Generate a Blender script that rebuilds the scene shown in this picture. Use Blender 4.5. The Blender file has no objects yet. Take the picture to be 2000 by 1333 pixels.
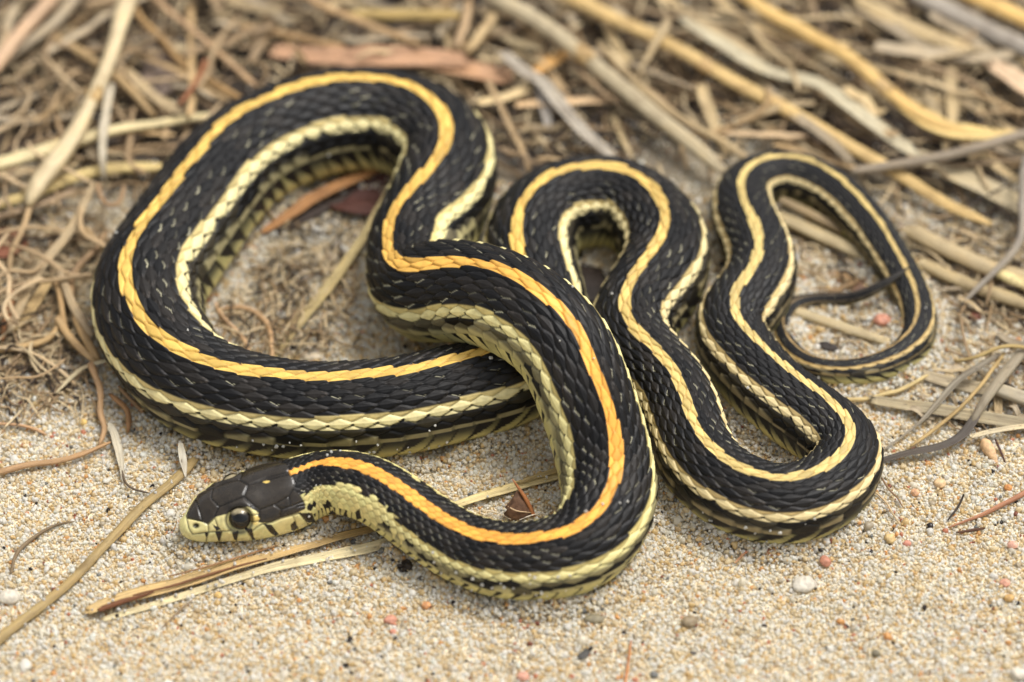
import bpy, math, random
import numpy as np
from mathutils import Vector, Matrix

random.seed(7)
rng = np.random.default_rng(11)
sc = bpy.context.scene
MM = 0.001                      # everything below is written in millimetres

# ------------------------------------------------------------------ camera
ELEV = math.radians(47.0)
DIST = 650.0                    # mm, camera to picture centre on the sand
HALFW = 80.0                    # mm of ground seen left and right of centre
SENSOR = 23.5
LENS = SENSOR * DIST / (2 * HALFW)
W0, H0 = 2000.0, 1333.0         # pixel grid used for tracing
FPX = W0 * LENS / SENSOR
CAM = np.array([0.0, -DIST * math.cos(ELEV), DIST * math.sin(ELEV)])
FWD = -CAM / DIST
RIGHT = np.array([1.0, 0, 0])
UPV = np.cross(RIGHT, FWD)

cd = bpy.data.cameras.new('camera')
cam = bpy.data.objects.new('camera', cd)
sc.collection.objects.link(cam)
cam.location = Vector(CAM * MM)
cam.rotation_euler = (math.pi / 2 - ELEV, 0, 0)
cd.sensor_width = SENSOR
cd.lens = LENS
cd.clip_start = 0.02
cd.clip_end = 200.0
cd.dof.use_dof = True
cd.dof.aperture_fstop = 5.8
sc.camera = cam

def unproj(u, v, z):
    d = FWD + RIGHT * ((u - W0 / 2) / FPX) - UPV * ((v - H0 / 2) / FPX)
    t = (z - CAM[2]) / d[2]
    return CAM + d * t

def proj(P):
    Q = np.asarray(P) - CAM
    w = Q @ FWD
    return W0 / 2 + FPX * (Q @ RIGHT) / w, H0 / 2 - FPX * (Q @ UPV) / w, w

def mmpx(P):                    # millimetres covered by one traced pixel at P
    return ((np.asarray(P) - CAM) @ FWD) / FPX

FOC = unproj(480, 1000, 6.0)
cd.dof.focus_distance = float((FOC - CAM) @ FWD + 8.0) * MM

# ------------------------------------------------------------------ light
SUN_EL, SUN_AZ = math.radians(67), math.radians(65)     # azimuth clockwise from +Y
world = bpy.data.worlds.new('World')
sc.world = world
world.use_nodes = True
wn = world.node_tree
sky = wn.nodes.new('ShaderNodeTexSky')
sky.sky_type = 'NISHITA'
sky.sun_disc = False
sky.sun_elevation = SUN_EL
sky.sun_rotation = SUN_AZ
sky.dust_density = 4.0
hs = wn.nodes.new('ShaderNodeHueSaturation')            # an overcast sky: the same dome with its blue washed out
hs.inputs['Saturation'].default_value = 0.22
wn.links.new(sky.outputs[0], hs.inputs['Color'])
bg = wn.nodes['Background']
bg.inputs['Strength'].default_value = 0.11
wn.links.new(hs.outputs[0], bg.inputs['Color'])

sd = bpy.data.lights.new('sun', 'SUN')
sd.energy = 1.5
sd.angle = math.radians(24)
sd.color = (1.0, 0.975, 0.94)
sun = bpy.data.objects.new('sun', sd)
sc.collection.objects.link(sun)
sdir = Vector((math.sin(SUN_AZ) * math.cos(SUN_EL), math.cos(SUN_AZ) * math.cos(SUN_EL), math.sin(SUN_EL)))
sun.rotation_euler = sdir.to_track_quat('Z', 'Y').to_euler()
sun.location = sdir * 2

vs = sc.view_settings
vs.view_transform = 'Standard'
vs.look = 'None'
vs.gamma = 1.0
vs.use_curve_mapping = False
vs.exposure = 0.76
sc.cycles.use_denoising = True
sc.cycles.max_bounces = 8
sc.cycles.transparent_max_bounces = 4

# ------------------------------------------------------------------ helpers
def s2l(c):
    c = np.asarray(c, float) / 255.0
    return np.where(c <= 0.04045, c / 12.92, ((c + 0.055) / 1.055) ** 2.4)

def hash2(i, j, seed=0):
    i = np.asarray(i).astype(np.int64); j = np.asarray(j).astype(np.int64)
    h = (i * 374761393 + j * 668265263 + seed * 974711) & 0x7fffffff
    h = ((h ^ (h >> 13)) * 1274126177) & 0x7fffffff
    h = h ^ (h >> 16)
    return (h & 0xffff) / 65535.0

def vnoise(x, y, seed=0):
    xi, yi = np.floor(x), np.floor(y)
    fx, fy = x - xi, y - yi
    fx = fx * fx * (3 - 2 * fx); fy = fy * fy * (3 - 2 * fy)
    a = hash2(xi, yi, seed); b = hash2(xi + 1, yi, seed)
    c = hash2(xi, yi + 1, seed); d = hash2(xi + 1, yi + 1, seed)
    return (a + (b - a) * fx) * (1 - fy) + (c + (d - c) * fx) * fy

def sstep(x, a, b):
    t = np.clip((x - a) / (b - a), 0, 1)
    return t * t * (3 - 2 * t)

def ground_z(x, y):
    x = np.asarray(x, float); y = np.asarray(y, float)
    z = 1.5 * (vnoise(x / 34 + 5, y / 34 + 9, 1) - .5) + 1.2 * (vnoise(x / 11, y / 11, 2) - .5) + .5 * (vnoise(x / 4.5, y / 4.5, 3) - .5)
    far = np.exp(-((x / 150) ** 2 + (y / 150) ** 2) ** 2)
    z = z * far
    # the snake's weight has pressed the sand level where it lies
    return z - 0.35

def make_mesh(name, V, F, mat, parent=None, smooth=True, uv=None, col=None, origin=None, rough=None):
    V = np.asarray(V, float)
    o3 = np.zeros(3) if origin is None else np.asarray(origin, float)
    me = bpy.data.meshes.new(name)
    F = np.asarray(F)
    n, k = F.shape
    me.vertices.add(len(V)); me.vertices.foreach_set('co', ((V - o3) * MM).astype(np.float32).ravel())
    me.loops.add(n * k); me.loops.foreach_set('vertex_index', F.astype(np.int32).ravel())
    me.polygons.add(n)
    me.polygons.foreach_set('loop_start', (np.arange(n) * k).astype(np.int32))
    me.polygons.foreach_set('use_smooth', np.full(n, smooth))
    if uv is not None:
        l = me.uv_layers.new(name='UVMap')
        l.data.foreach_set('uv', np.asarray(uv)[F.ravel()].astype(np.float32).ravel())
    if col is not None:
        a = me.attributes.new('Col', 'FLOAT_COLOR', 'POINT')
        a.data.foreach_set('color', np.c_[col, np.ones(len(V))].astype(np.float32).ravel())
    if rough is not None:
        a = me.attributes.new('Rough', 'FLOAT', 'POINT')
        a.data.foreach_set('value', np.asarray(rough, np.float32).ravel())
    me.update(); me.validate()
    me.materials.append(mat)
    ob = bpy.data.objects.new(name, me)
    sc.collection.objects.link(ob)
    if parent is not None:
        ob.parent = parent
        if origin is not None:
            ob.location = Vector(o3 * MM) - parent.location
        else:
            ob.location = -parent.location
    else:
        ob.location = Vector(o3 * MM)
    return ob

def tag(o, label=None, cat=None, group=None, kind=None):
    if label: o['label'] = label
    if cat: o['category'] = cat
    if group: o['group'] = group
    if kind: o['kind'] = kind
    return o

class NT:
    """tiny helper round a material node tree"""
    def __init__(self, name):
        self.m = bpy.data.materials.new(name); self.m.use_nodes = True
        self.t = self.m.node_tree
        self.p = self.t.nodes['Principled BSDF']
    def n(self, typ, **kw):
        nd = self.t.nodes.new(typ)
        for k, v in kw.items():
            if k.startswith('i_'):
                key = k[2:]
                key = int(key) if key.isdigit() else key.replace('_', ' ')
                nd.inputs[key].default_value = v
            else:
                setattr(nd, k, v)
        return nd
    def l(self, a, b): self.t.links.new(a, b)
    def ramp(self, fac, stops):
        r = self.n('ShaderNodeValToRGB')
        e = r.color_ramp.elements
        while len(e) < len(stops): e.new(0.5)
        for q, (p, c) in zip(e, stops):
            q.position = p; q.color = (*c, 1) if len(c) == 3 else c
        self.l(fac, r.inputs['Fac'])
        return r.outputs['Color']
    def mix(self, a, b, fac, blend='MIX'):
        m = self.n('ShaderNodeMix', data_type='RGBA', blend_type=blend)
        for sock, val in ((m.inputs[0], fac), (m.inputs[6], a), (m.inputs[7], b)):
            if hasattr(val, 'links'): self.l(val, sock)
            elif isinstance(val, (int, float)): sock.default_value = val
            else: sock.default_value = (*val, 1)
        return m.outputs[2]
    def bump(self, h, dist, strength=1.0):
        b = self.n('ShaderNodeBump', i_Strength=strength, i_Distance=dist)
        self.l(h, b.inputs['Height']); self.l(b.outputs[0], self.p.inputs['Normal'])

# ------------------------------------------------------------------ materials
def mat_sand():
    k = NT('sand')
    tc = k.n('ShaderNodeTexCoord')
    v = k.n('ShaderNodeTexVoronoi', i_Scale=2300.0); k.l(tc.outputs['Object'], v.inputs['Vector'])
    c = k.ramp(v.outputs['Color'], [(0.0, s2l((206, 182, 142))), (.3, s2l((222, 204, 166))), (.6, s2l((230, 216, 184))), (1, s2l((236, 230, 216)))])
    big = k.n('ShaderNodeTexNoise', i_Scale=32.0, i_Detail=4.0); k.l(tc.outputs['Object'], big.inputs['Vector'])
    sep = k.n('ShaderNodeSeparateXYZ'); k.l(tc.outputs['Object'], sep.inputs[0])
    mul = k.n('ShaderNodeMath', operation='MULTIPLY_ADD'); mul.inputs[1].default_value = 0.07; mul.inputs[2].default_value = -0.035
    k.l(big.outputs['Fac'], mul.inputs[0])
    yy = k.n('ShaderNodeMath', operation='ADD'); k.l(sep.outputs['Y'], yy.inputs[0]); k.l(mul.outputs[0], yy.inputs[1])
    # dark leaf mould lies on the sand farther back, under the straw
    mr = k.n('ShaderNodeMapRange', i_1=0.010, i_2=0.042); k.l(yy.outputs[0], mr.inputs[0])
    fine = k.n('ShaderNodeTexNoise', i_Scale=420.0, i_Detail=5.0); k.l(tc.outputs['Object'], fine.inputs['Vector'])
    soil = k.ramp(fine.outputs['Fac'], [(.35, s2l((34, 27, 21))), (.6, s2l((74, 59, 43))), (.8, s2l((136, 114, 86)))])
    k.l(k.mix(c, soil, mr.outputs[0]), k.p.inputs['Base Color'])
    k.p.inputs['Roughness'].default_value = .8
    k.bump(v.outputs['Distance'], 0.0002)
    return k.m

def mat_grain():
    k = NT('quartz_grain')
    a = k.n('ShaderNodeAttribute', attribute_name='tint', attribute_type='INSTANCER')
    k.l(a.outputs['Color'], k.p.inputs['Base Color'])
    k.p.inputs['Roughness'].default_value = .22
    k.p.inputs['IOR'].default_value = 1.5
    tr = k.n('ShaderNodeBsdfTranslucent'); k.l(a.outputs['Color'], tr.inputs['Color'])
    mx = k.n('ShaderNodeMixShader', i_0=0.5)
    k.l(k.p.outputs[0], mx.inputs[1]); k.l(tr.outputs[0], mx.inputs[2])
    k.l(mx.outputs[0], k.t.nodes['Material Output'].inputs['Surface'])
    return k.m

def mat_straw(name, streak=1.0, rough=.55, spots=.35):
    """dry plant fibre: obj.color times streaks that run along the piece, with darker flecks of rot"""
    k = NT(name)
    oi = k.n('ShaderNodeObjectInfo')
    uv = k.n('ShaderNodeUVMap')
    off = k.n('ShaderNodeVectorMath', operation='ADD'); k.l(uv.outputs[0], off.inputs[0])
    cmb = k.n('ShaderNodeCombineXYZ'); k.l(oi.outputs['Random'], cmb.inputs[2])
    m2 = k.n('ShaderNodeVectorMath', operation='SCALE'); k.l(cmb.outputs[0], m2.inputs[0]); m2.inputs['Scale'].default_value = 57.0
    k.l(m2.outputs[0], off.inputs[1])
    mp = k.n('ShaderNodeMapping', i_Scale=(0.07, 3.6, 1)); k.l(off.outputs[0], mp.inputs['Vector'])
    n1 = k.n('ShaderNodeTexNoise', i_Scale=1.0, i_Detail=6.0, i_Roughness=.75); k.l(mp.outputs[0], n1.inputs['Vector'])
    mp2 = k.n('ShaderNodeMapping', i_Scale=(0.22, 0.5, 1)); k.l(off.outputs[0], mp2.inputs['Vector'])
    n2 = k.n('ShaderNodeTexNoise', i_Scale=1.0, i_Detail=4.0); k.l(mp2.outputs[0], n2.inputs['Vector'])
    tone = k.ramp(n1.outputs['Fac'], [(.30, (.36, .32, .27)), (.43, (.80, .78, .75)), (.55, (1.02, 1.02, 1.01)), (.68, (1.28, 1.28, 1.27))])
    patch = k.ramp(n2.outputs['Fac'], [(.3, (.62, .58, .54)), (.5, (1, 1, 1)), (.7, (1.1, 1.04, .93))])
    c = k.mix(oi.outputs['Color'], tone, streak, 'MULTIPLY')
    c = k.mix(c, patch, .8, 'MULTIPLY')
    mp3 = k.n('ShaderNodeMapping', i_Scale=(0.8, 2.2, 1)); k.l(off.outputs[0], mp3.inputs['Vector'])
    n3 = k.n('ShaderNodeTexNoise', i_Scale=1.2, i_Detail=3.0); k.l(mp3.outputs[0], n3.inputs['Vector'])
    sp = k.ramp(n3.outputs['Fac'], [(.62, (0, 0, 0)), (.74, (spots, spots, spots))])
    c = k.mix(c, s2l((70, 54, 38)), sp)
    k.l(c, k.p.inputs['Base Color'])
    k.p.inputs['Roughness'].default_value = rough
    k.p.inputs['Specular IOR Level'].default_value = .35
    k.bump(n1.outputs['Fac'], 0.00025, .8)
    return k.m

def mat_stone(name, rough=.6):
    k = NT(name)
    oi = k.n('ShaderNodeObjectInfo'); tc = k.n('ShaderNodeTexCoord')
    n1 = k.n('ShaderNodeTexNoise', i_Scale=1400.0, i_Detail=5.0); k.l(tc.outputs['Object'], n1.inputs['Vector'])
    t = k.ramp(n1.outputs['Fac'], [(.3, (.6, .57, .55)), (.5, (.95, .95, .95)), (.7, (1.2, 1.18, 1.15))])
    k.l(k.mix(oi.outputs['Color'], t, 1.0, 'MULTIPLY'), k.p.inputs['Base Color'])
    k.p.inputs['Roughness'].default_value = rough
    k.bump(n1.outputs['Fac'], 0.0002, .6)
    return k.m

def mat_scales():
    k = NT('snake_skin')
    a = k.n('ShaderNodeAttribute', attribute_name='Col')
    tc = k.n('ShaderNodeTexCoord')
    n1 = k.n('ShaderNodeTexNoise', i_Scale=900.0, i_Detail=4.0); k.l(tc.outputs['Object'], n1.inputs['Vector'])
    t = k.ramp(n1.outputs['Fac'], [(.3, (.8, .78, .76)), (.5, (1, 1, 1)), (.7, (1.12, 1.1, 1.06))])
    k.l(k.mix(a.outputs['Color'], t, .8, 'MULTIPLY'), k.p.inputs['Base Color'])
    rr = k.n('ShaderNodeMapRange', i_3=-.08, i_4=.1); k.l(n1.outputs['Fac'], rr.inputs[0])
    ra = k.n('ShaderNodeAttribute', attribute_name='Rough'); rs = k.n('ShaderNodeMath', operation='ADD')
    k.l(ra.outputs['Fac'], rs.inputs[0]); k.l(rr.outputs[0], rs.inputs[1]); k.l(rs.outputs[0], k.p.inputs['Roughness'])
    sp_ = k.n('ShaderNodeMath', operation='MULTIPLY_ADD'); sp_.inputs[1].default_value = -1.2; sp_.inputs[2].default_value = .80
    k.l(ra.outputs['Fac'], sp_.inputs[0]); k.l(sp_.outputs[0], k.p.inputs['Specular IOR Level'])
    k.bump(n1.outputs['Fac'], 0.00006, .5)
    return k.m

def mat_plain_col(name, rough=.1, coat=0.0):
    k = NT(name)
    a = k.n('ShaderNodeAttribute', attribute_name='Col')
    n1 = k.n('ShaderNodeTexNoise', i_Scale=2500.0); tc = k.n('ShaderNodeTexCoord'); k.l(tc.outputs['Object'], n1.inputs['Vector'])
    t = k.ramp(n1.outputs['Fac'], [(.3, (.8, .8, .8)), (.7, (1.1, 1.1, 1.1))])
    k.l(k.mix(a.outputs['Color'], t, .6, 'MULTIPLY'), k.p.inputs['Base Color'])
    k.p.inputs['Roughness'].default_value = rough
    k.p.inputs['Coat Weight'].default_value = coat
    k.p.inputs['Coat Roughness'].default_value = .02
    return k.m

M_SAND, M_GRAIN = mat_sand(), mat_grain()
M_STEM = mat_straw('dry_stem', .75, .5, .45)
M_BLADE = mat_straw('dry_blade', 1.0, .55, .75)
M_ROOT = mat_straw('dry_root', .7, .65, .3)
M_STONE, M_SKIN, M_EYE = mat_stone('pebble_stone'), mat_scales(), mat_plain_col('eye_surface', .02, 0.0)

# ------------------------------------------------------------------ snake: path
# traced dorsal line: pixel u, v, half width in px, height of the belly above the sand in mm, roll in degrees (+ = back leans to the right of travel, head to tail)
WAY = [
 (570,923,66,.6,2),(600,911,62,1.2,2),(640,903,60,2.2,2),(690,906,62,3.0,3),(735,921,63,3.0,3),(780,951,64,2.2,4),(820,981,65,1.2,5),(860,1011,66,.5,6),
 (900,1033,68,0,7),(950,1050,71,0,7),(995,1055,73,0,6),(1031,1055,75,0,5),(1084,1046,78,0,5),(1123,1034,81,0,6),(1157,1013,84,0,7),
 (1183,981,88,0,10),(1199,950,91,0,8),(1204,916,92,0,7),(1202,876,92,.6,7),(1198,850,92,1.4,7),(1186,810,91,3.2,6),(1174,765,90,5.4,6),(1156,720,90,7.8,5),
 (1138,675,90,9.8,4),(1117,630,90,11.5,2),(1087,594,90,12.6,0),(1051,564,91,13.0,-2),(1009,540,92,12.6,-4),(964,525,93,11.4,-8),(916,522,94,9.6,-14),
 (868,525,95,7.6,-20),(829,534,95,5.8,-24),(799,535,95,4.4,-28),(778,528,95,3.4,-32),(763,510,95,2.6,-34),(758,480,96,1.6,-34),(760,450,97,1.0,-33),
 (765,420,97,.6,-30),(785,390,97,.3,-24),(820,350,97,0,-14),(855,310,97,0,-4),(877,265,97,0,2),(875,230,96,0,4),(850,195,96,0,7),(800,165,96,0,8),
 (750,152,96,0,9),(690,150,97,0,9),(625,157,98,0,10),(560,175,99,0,11),(500,200,100,0,12),(450,230,101,0,12),(410,265,102,0,13),(370,315,103,0,14),
 (330,367,104,0,16),(290,422,105,0,17),(260,462,106,0,18),(245,510,107,0,19),(247,555,107,0,20),(260,600,104,0,20),(295,645,102,0,20),(320,666,100,0,14),
 (365,691,97,0,9),(430,713,95,0,4),(500,726,93,0,0),(575,736,92,0,-2),(650,736,92,0,-3),(725,731,92,0,-4),(800,721,92,0,-4),(875,703,91,0,-4),
 (950,686,91,0,-4),(1008,660,94,0,-4),(1043,622,92,0,0),(1048,580,91,0,-10),(1034,540,90,0,-16),(1018,500,90,0,-18),(1007,465,90,0,-19),(1007,430,90,0,-18),
 (1025,385,89,0,-12),(1065,345,88,0,-9),(1120,325,87,0,-9),(1180,320,86,0,-9),(1230,332,85,0,-8),(1275,365,84,0,-6),(1302,410,86,0,-2),(1300,450,87,0,4),
 (1280,485,86,0,8),(1245,525,84,0,12),(1220,565,82,0,13),(1217,600,82,0,12),(1230,635,81,0,8),(1262,664,80,0,4),(1305,706,79,0,2),(1330,751,78,0,2),
 (1345,801,78,0,2),(1365,846,77,0,0),(1400,886,77,0,0),(1450,916,77,0,0),(1500,933,77,0,0),(1550,936,76,0,0),(1600,921,75,0,0),(1640,893,74,0,0),
 (1662,861,73,0,2),(1665,831,72,0,4),(1645,801,72,0,10),(1610,771,72,0,14),(1560,736,72,0,16),(1515,701,72,0,16),(1480,666,72,0,12),(1465,651,71,0,9),
 (1435,617,71,0,4),(1426,591,70,0,0),(1435,565,73,0,-2),(1461,535,72,0,-4),(1480,505,71,0,-6),(1486,475,69,0,-6),(1478,441,68,0,-6),(1457,404,66,0,-6),
 (1446,366,62,0,-6),(1450,336,57,0,-3),(1469,316,52,0,-6),(1502,304,50,0,-8),(1544,302,49,0,-9),(1585,312,48,0,-9),(1626,334,47,0,-9),(1664,368,46,0,-9),
 (1697,404,45,0,-8),(1724,441,43,0,-7),(1746,479,41,0,-5),(1767,516,39,0,-2),(1784,554,37,0,0),(1795,591,35,0,6),(1795,617,34,0,14),(1784,644,32,0,26),
 (1769,659,31,0,32),(1731,685,30,0,38),(1675,702,28,0,40),(1619,706,26,0,38),(1577,696,24,0,28),(1547,674,22,0,16),(1529,644,21,0,6),(1525,617,20,0,0),
 (1536,591,18,.2,0),(1562,576,16,.5,0),(1600,574,14,.8,0),(1637,579,13,1.2,0),(1675,576,12,2.2,0),(1712,559,10,3.8,0),(1746,539,8,5.2,0),(1769,525,5,5.9,0),(1776,521,1.2,6.0,0)]
# head: pixel of the crown line, half width mm, top z mm, bottom z mm
HEAD = [(352,1015,0.05,3.5,3.3),(358,1008,1.75,4.6,1.8),(370,1001,2.7,5.4,1.1),(385,992.5,3.35,6.2,.7),(412,975,4.2,7.4,.4),(445,959.5,4.9,8.3,.25),(482,949.5,5.3,8.9,.2),(525,935,5.55,9.3,.2)]

rows = []       # x, y, ztop, a, btop, bbot, roll
for (u, v, a, zt, zb) in HEAD:
    P = unproj(u, v, zt); b = (zt - zb) / 2
    rows.append([*P, a, b, b, 0.0])
nh = len(rows)
for (u, v, r, lift, roll) in WAY:
    R = r * mmpx(unproj(u, v, 6.0))
    bt, bb = .97 * R, .95 * R
    zt = lift + bb + bt * math.cos(math.radians(roll)) - .3
    rows.append([*unproj(u, v, zt), R, bt, bb, roll])
rows = np.array(rows)

def resample(A, step, cols3=3):
    d = np.r_[0, np.cumsum(np.linalg.norm(np.diff(A[:, :cols3], axis=0), axis=1))]
    n = max(2, int(d[-1] / step) + 1)
    t = np.linspace(0, d[-1], n)
    return np.stack([np.interp(t, d, A[:, i]) for i in range(A.shape[1])], 1), t

def catmull(A, per=16):
    out = []
    n = len(A)
    d = np.linalg.norm(np.diff(A[:, :3], axis=0), axis=1) ** .5 + 1e-6
    tk = np.r_[0, np.cumsum(d)]
    m = np.zeros_like(A)
    m[1:-1] = ((A[2:] - A[1:-1]) / d[1:, None] * d[:-1, None] + (A[1:-1] - A[:-2]) / d[:-1, None] * d[1:, None]) / (d[1:] + d[:-1])[:, None]
    m[0] = (A[1] - A[0]) / d[0]; m[-1] = (A[-1] - A[-2]) / d[-1]
    for i in range(n - 1):
        t = np.linspace(0, 1, per, endpoint=False)[:, None]
        h = d[i]
        out.append((2*t**3-3*t**2+1)*A[i] + (t**3-2*t**2+t)*h*m[i] + (-2*t**3+3*t**2)*A[i+1] + (t**3-t**2)*h*m[i+1])
    out.append(A[-1:])
    return np.concatenate(out)

def gsmooth(A, sig):
    k = np.arange(-int(3*sig), int(3*sig)+1); w = np.exp(-.5*(k/sig)**2); w /= w.sum()
    p = len(k)//2
    B = np.empty_like(A)
    for i in range(A.shape[1]):
        c = A[:, i]
        e = np.r_[2*c[0]-c[p:0:-1], c, 2*c[-1]-c[-2:-p-2:-1]]
        B[:, i] = np.convolve(e, w, 'valid')
    return B

STEP = .1
dense, _ = resample(catmull(rows), STEP)
sm = gsmooth(dense, 9.0)                       # 0.9 mm
fade = sstep(np.arange(len(dense)) * STEP, 4.0, 12.0)[:, None]
sm = dense * (1 - fade) + sm * fade
sm2 = gsmooth(dense, 26.0)
fade2 = sstep(np.arange(len(dense)) * STEP, 24.0, 40.0)[:, None]
sm = sm * (1 - fade2) + sm2 * fade2
def frames(C):
    T = np.gradient(C, axis=0); T /= np.linalg.norm(T, axis=1)[:, None]
    Z = np.array([0, 0, 1.0])
    S = np.cross(T, Z); S /= np.linalg.norm(S, axis=1)[:, None]
    U = np.cross(S, T)
    return T, S, U
# head axis: the crown line rises faster than the axis, so take the head's direction from its plan view
P = sm[:, :3].copy()
T, S, U = frames(np.c_[P[:, :2], np.zeros(len(P))])
rl = np.radians(sm[:, 6])
D = U * np.cos(rl)[:, None] + S * np.sin(rl)[:, None]
C = P - D * sm[:, 4:5]
C = gsmooth(C, 8.0)
A4 = np.c_[C, sm[:, 3:]]
A4, arc = resample(A4, STEP)
LEN = arc[-1]

# lattice phase: scales are small on the neck, long at mid-body, relatively longer on the tail
Rr = A4[:, 3]
HEADLEN = 21.0
fac = .27 + .20 * sstep(arc, 20, 85) + .55 * sstep(4.6 - Rr, 0, 3.2) * sstep(arc, 200, 260)
rate = 1.0 / (fac * np.maximum(Rr, .8))
rate[arc < 22] = 1.0 / 1.25
phase = np.r_[0, np.cumsum(.5 * (rate[1:] + rate[:-1]) * np.diff(arc))]
# sample positions: fine on the head, eleven per scale row behind it
HS = 27.0
hs_n = 250
head_s = HS * (np.linspace(0, 1, hs_n, endpoint=False) ** 1.35)
ph0 = np.interp(HS, arc, phase)
PER = 12
body_ph = np.arange(ph0, phase[-1], 1.0 / PER)
body_s = np.interp(body_ph, phase, arc)
body_s = body_s[body_s > head_s[-1] + .03]
s_all = np.r_[head_s, body_s, LEN]
ring = np.stack([np.interp(s_all, arc, A4[:, i]) for i in range(A4.shape[1])], 1)
ph_all = np.interp(s_all, arc, phase)
Cc = np.stack([np.interp(s_all, arc, A4[:, i]) for i in range(3)], 1)
Tt, _, _ = frames(A4[:, :3])
Tt = gsmooth(Tt, 10.0)
kap = np.gradient(np.unwrap(np.arctan2(Tt[:, 1], Tt[:, 0])), STEP)       # + = turns left
kap = gsmooth(kap[:, None], 14.0)[:, 0]
Tr = np.stack([np.interp(s_all, arc, Tt[:, i]) for i in range(3)], 1); Tr /= np.linalg.norm(Tr, axis=1)[:, None]
Kr = np.interp(s_all, arc, kap)
Sr = np.cross(Tr, [0, 0, 1.0]); Sr /= np.linalg.norm(Sr, axis=1)[:, None]
Ur = np.cross(Sr, Tr)
rr = np.radians(ring[:, 6])
Dr = Ur * np.cos(rr)[:, None] + Sr * np.sin(rr)[:, None]
Sd = np.cross(Tr, Dr)

# rows round the body: r = -9.5 .. 9.5 over the back, then the belly
ND = 9
rdor = np.linspace(-9.5, 9.5, 19 * ND + 1)
def row_phi(r): return np.sign(r) * np.radians(8.3 * np.abs(r) + .0155 * np.abs(r) ** 3)
phi_d = row_phi(rdor)
pe = phi_d[-1]
tv = np.linspace(0, 1, 46)[1:-1]
tv = tv + .10 * np.sin(2 * np.pi * tv) * -1                       # denser at the two ends
phi_v = pe + (2 * np.pi - 2 * pe) * np.clip(tv, 0, 1)
phis = np.r_[phi_d, phi_v]
nv = len(phis); nu = len(s_all)
is_belly = np.r_[np.zeros(len(phi_d), bool), np.ones(len(phi_v), bool)]
rcoord = np.r_[rdor, np.zeros(len(phi_v))]

cs, sn = np.cos(phis), np.sin(phis)
hw = 1 - sstep(s_all, 14, 30)                                    # 1 on the head
aa, bt, bb = ring[:, 3:4], ring[:, 4:5], ring[:, 5:6]
up_e = 1.0 + (hw * (.18 - .30 * sstep(s_all, 4, 15)))[:, None]
X = np.sign(sn) * np.abs(sn) ** np.where(cs < 0, .74, 1.0)[None, :]
X = aa * np.sign(X) * np.abs(X) ** np.where(cs[None, :] >= 0, up_e, 1.0)
Zc = np.where(cs >= 0, np.abs(cs), -np.abs(cs) ** .78)[None, :] * np.where(cs[None, :] >= 0, bt, bb)
# flatter crown on the head
Zc = np.where((cs[None, :] > 0), Zc * (1 - hw[:, None] * .0) , Zc)
# tight bends: squeeze the inner flank instead of letting rings cross
side = -Kr[:, None]                                              # + S is the right-hand side; turning left means the centre is on -S
xin = np.where(np.sign(X) == np.sign(side), np.abs(X) * np.abs(Kr[:, None]) / .86, 0)
X = X / (1 + xin ** 4) ** .25
V = Cc[:, None, :] + X[..., None] * Sd[:, None, :] + Zc[..., None] * Dr[:, None, :]

def grid_normals(V):
    du = np.gradient(V, axis=0)
    dv = np.roll(V, -1, axis=1) - np.roll(V, 1, axis=1)
    N = np.cross(dv, du)
    N /= np.linalg.norm(N, axis=2)[..., None] + 1e-9
    ctr = V - Cc[:, None, :]
    flip = np.sign((N * ctr).sum((1, 2)))
    return N * np.sign(np.median(flip))
N = grid_normals(V)

# ------------------------------------------------------------------ snake: scales
ph = ph_all[:, None]; r2 = rcoord[None, :]
Rloc = ring[:, 3:4]
PN, XW = 1.8, .66
best = np.full((nu, nv), 9.0); second = np.full((nu, nv), 9.0)
bk = np.zeros((nu, nv)); bi = np.zeros((nu, nv)); bq = np.zeros((nu, nv)); bd = np.zeros((nu, nv))
k0 = np.round(r2)
for dk in (-1, 0, 1):
    kk = np.broadcast_to(k0 + dk, (nu, nv))
    ok = np.abs(kk) <= 9
    dvv = r2 - kk
    x_ = ph - (np.abs(kk) % 2) * .5
    near_i = np.round(x_)
    for off_ in (0, 1):
        ii_ = near_i if off_ == 0 else near_i + np.where(x_ > near_i, 1, -1)
        dp = x_ - ii_
        # the free (rear) edge is rounded and laps over the scales behind it
        dpe = np.where(dp > 0, dp * .88, dp * 1.12)
        nn_ = ((np.abs(dpe) / XW) ** PN + np.abs(dvv) ** PN) ** (1 / PN)
        nn_ = np.where(ok, nn_, 9.0)
        better = nn_ < best
        second = np.where(better, best, np.minimum(second, nn_))
        best = np.where(better, nn_, best); bk = np.where(better, kk, bk); bi = np.where(better, ii_, bi)
        bq = np.where(better, dp, bq); bd = np.where(better, dvv, bd)
edge_gap = second - best                                         # 0 at the seam between two scales
groove = 1 - sstep(edge_gap, 0.0, .30)
toe = .5 - bq                                                    # distance ahead of the free edge
height_d = .95 * (bq + .5) - .55 * bd ** 2 - .62 * groove + .22 * np.exp(-(bd / .10) ** 2) * (np.abs(bk) < 9) * sstep(np.abs(bk), 0, 1.5)
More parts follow.
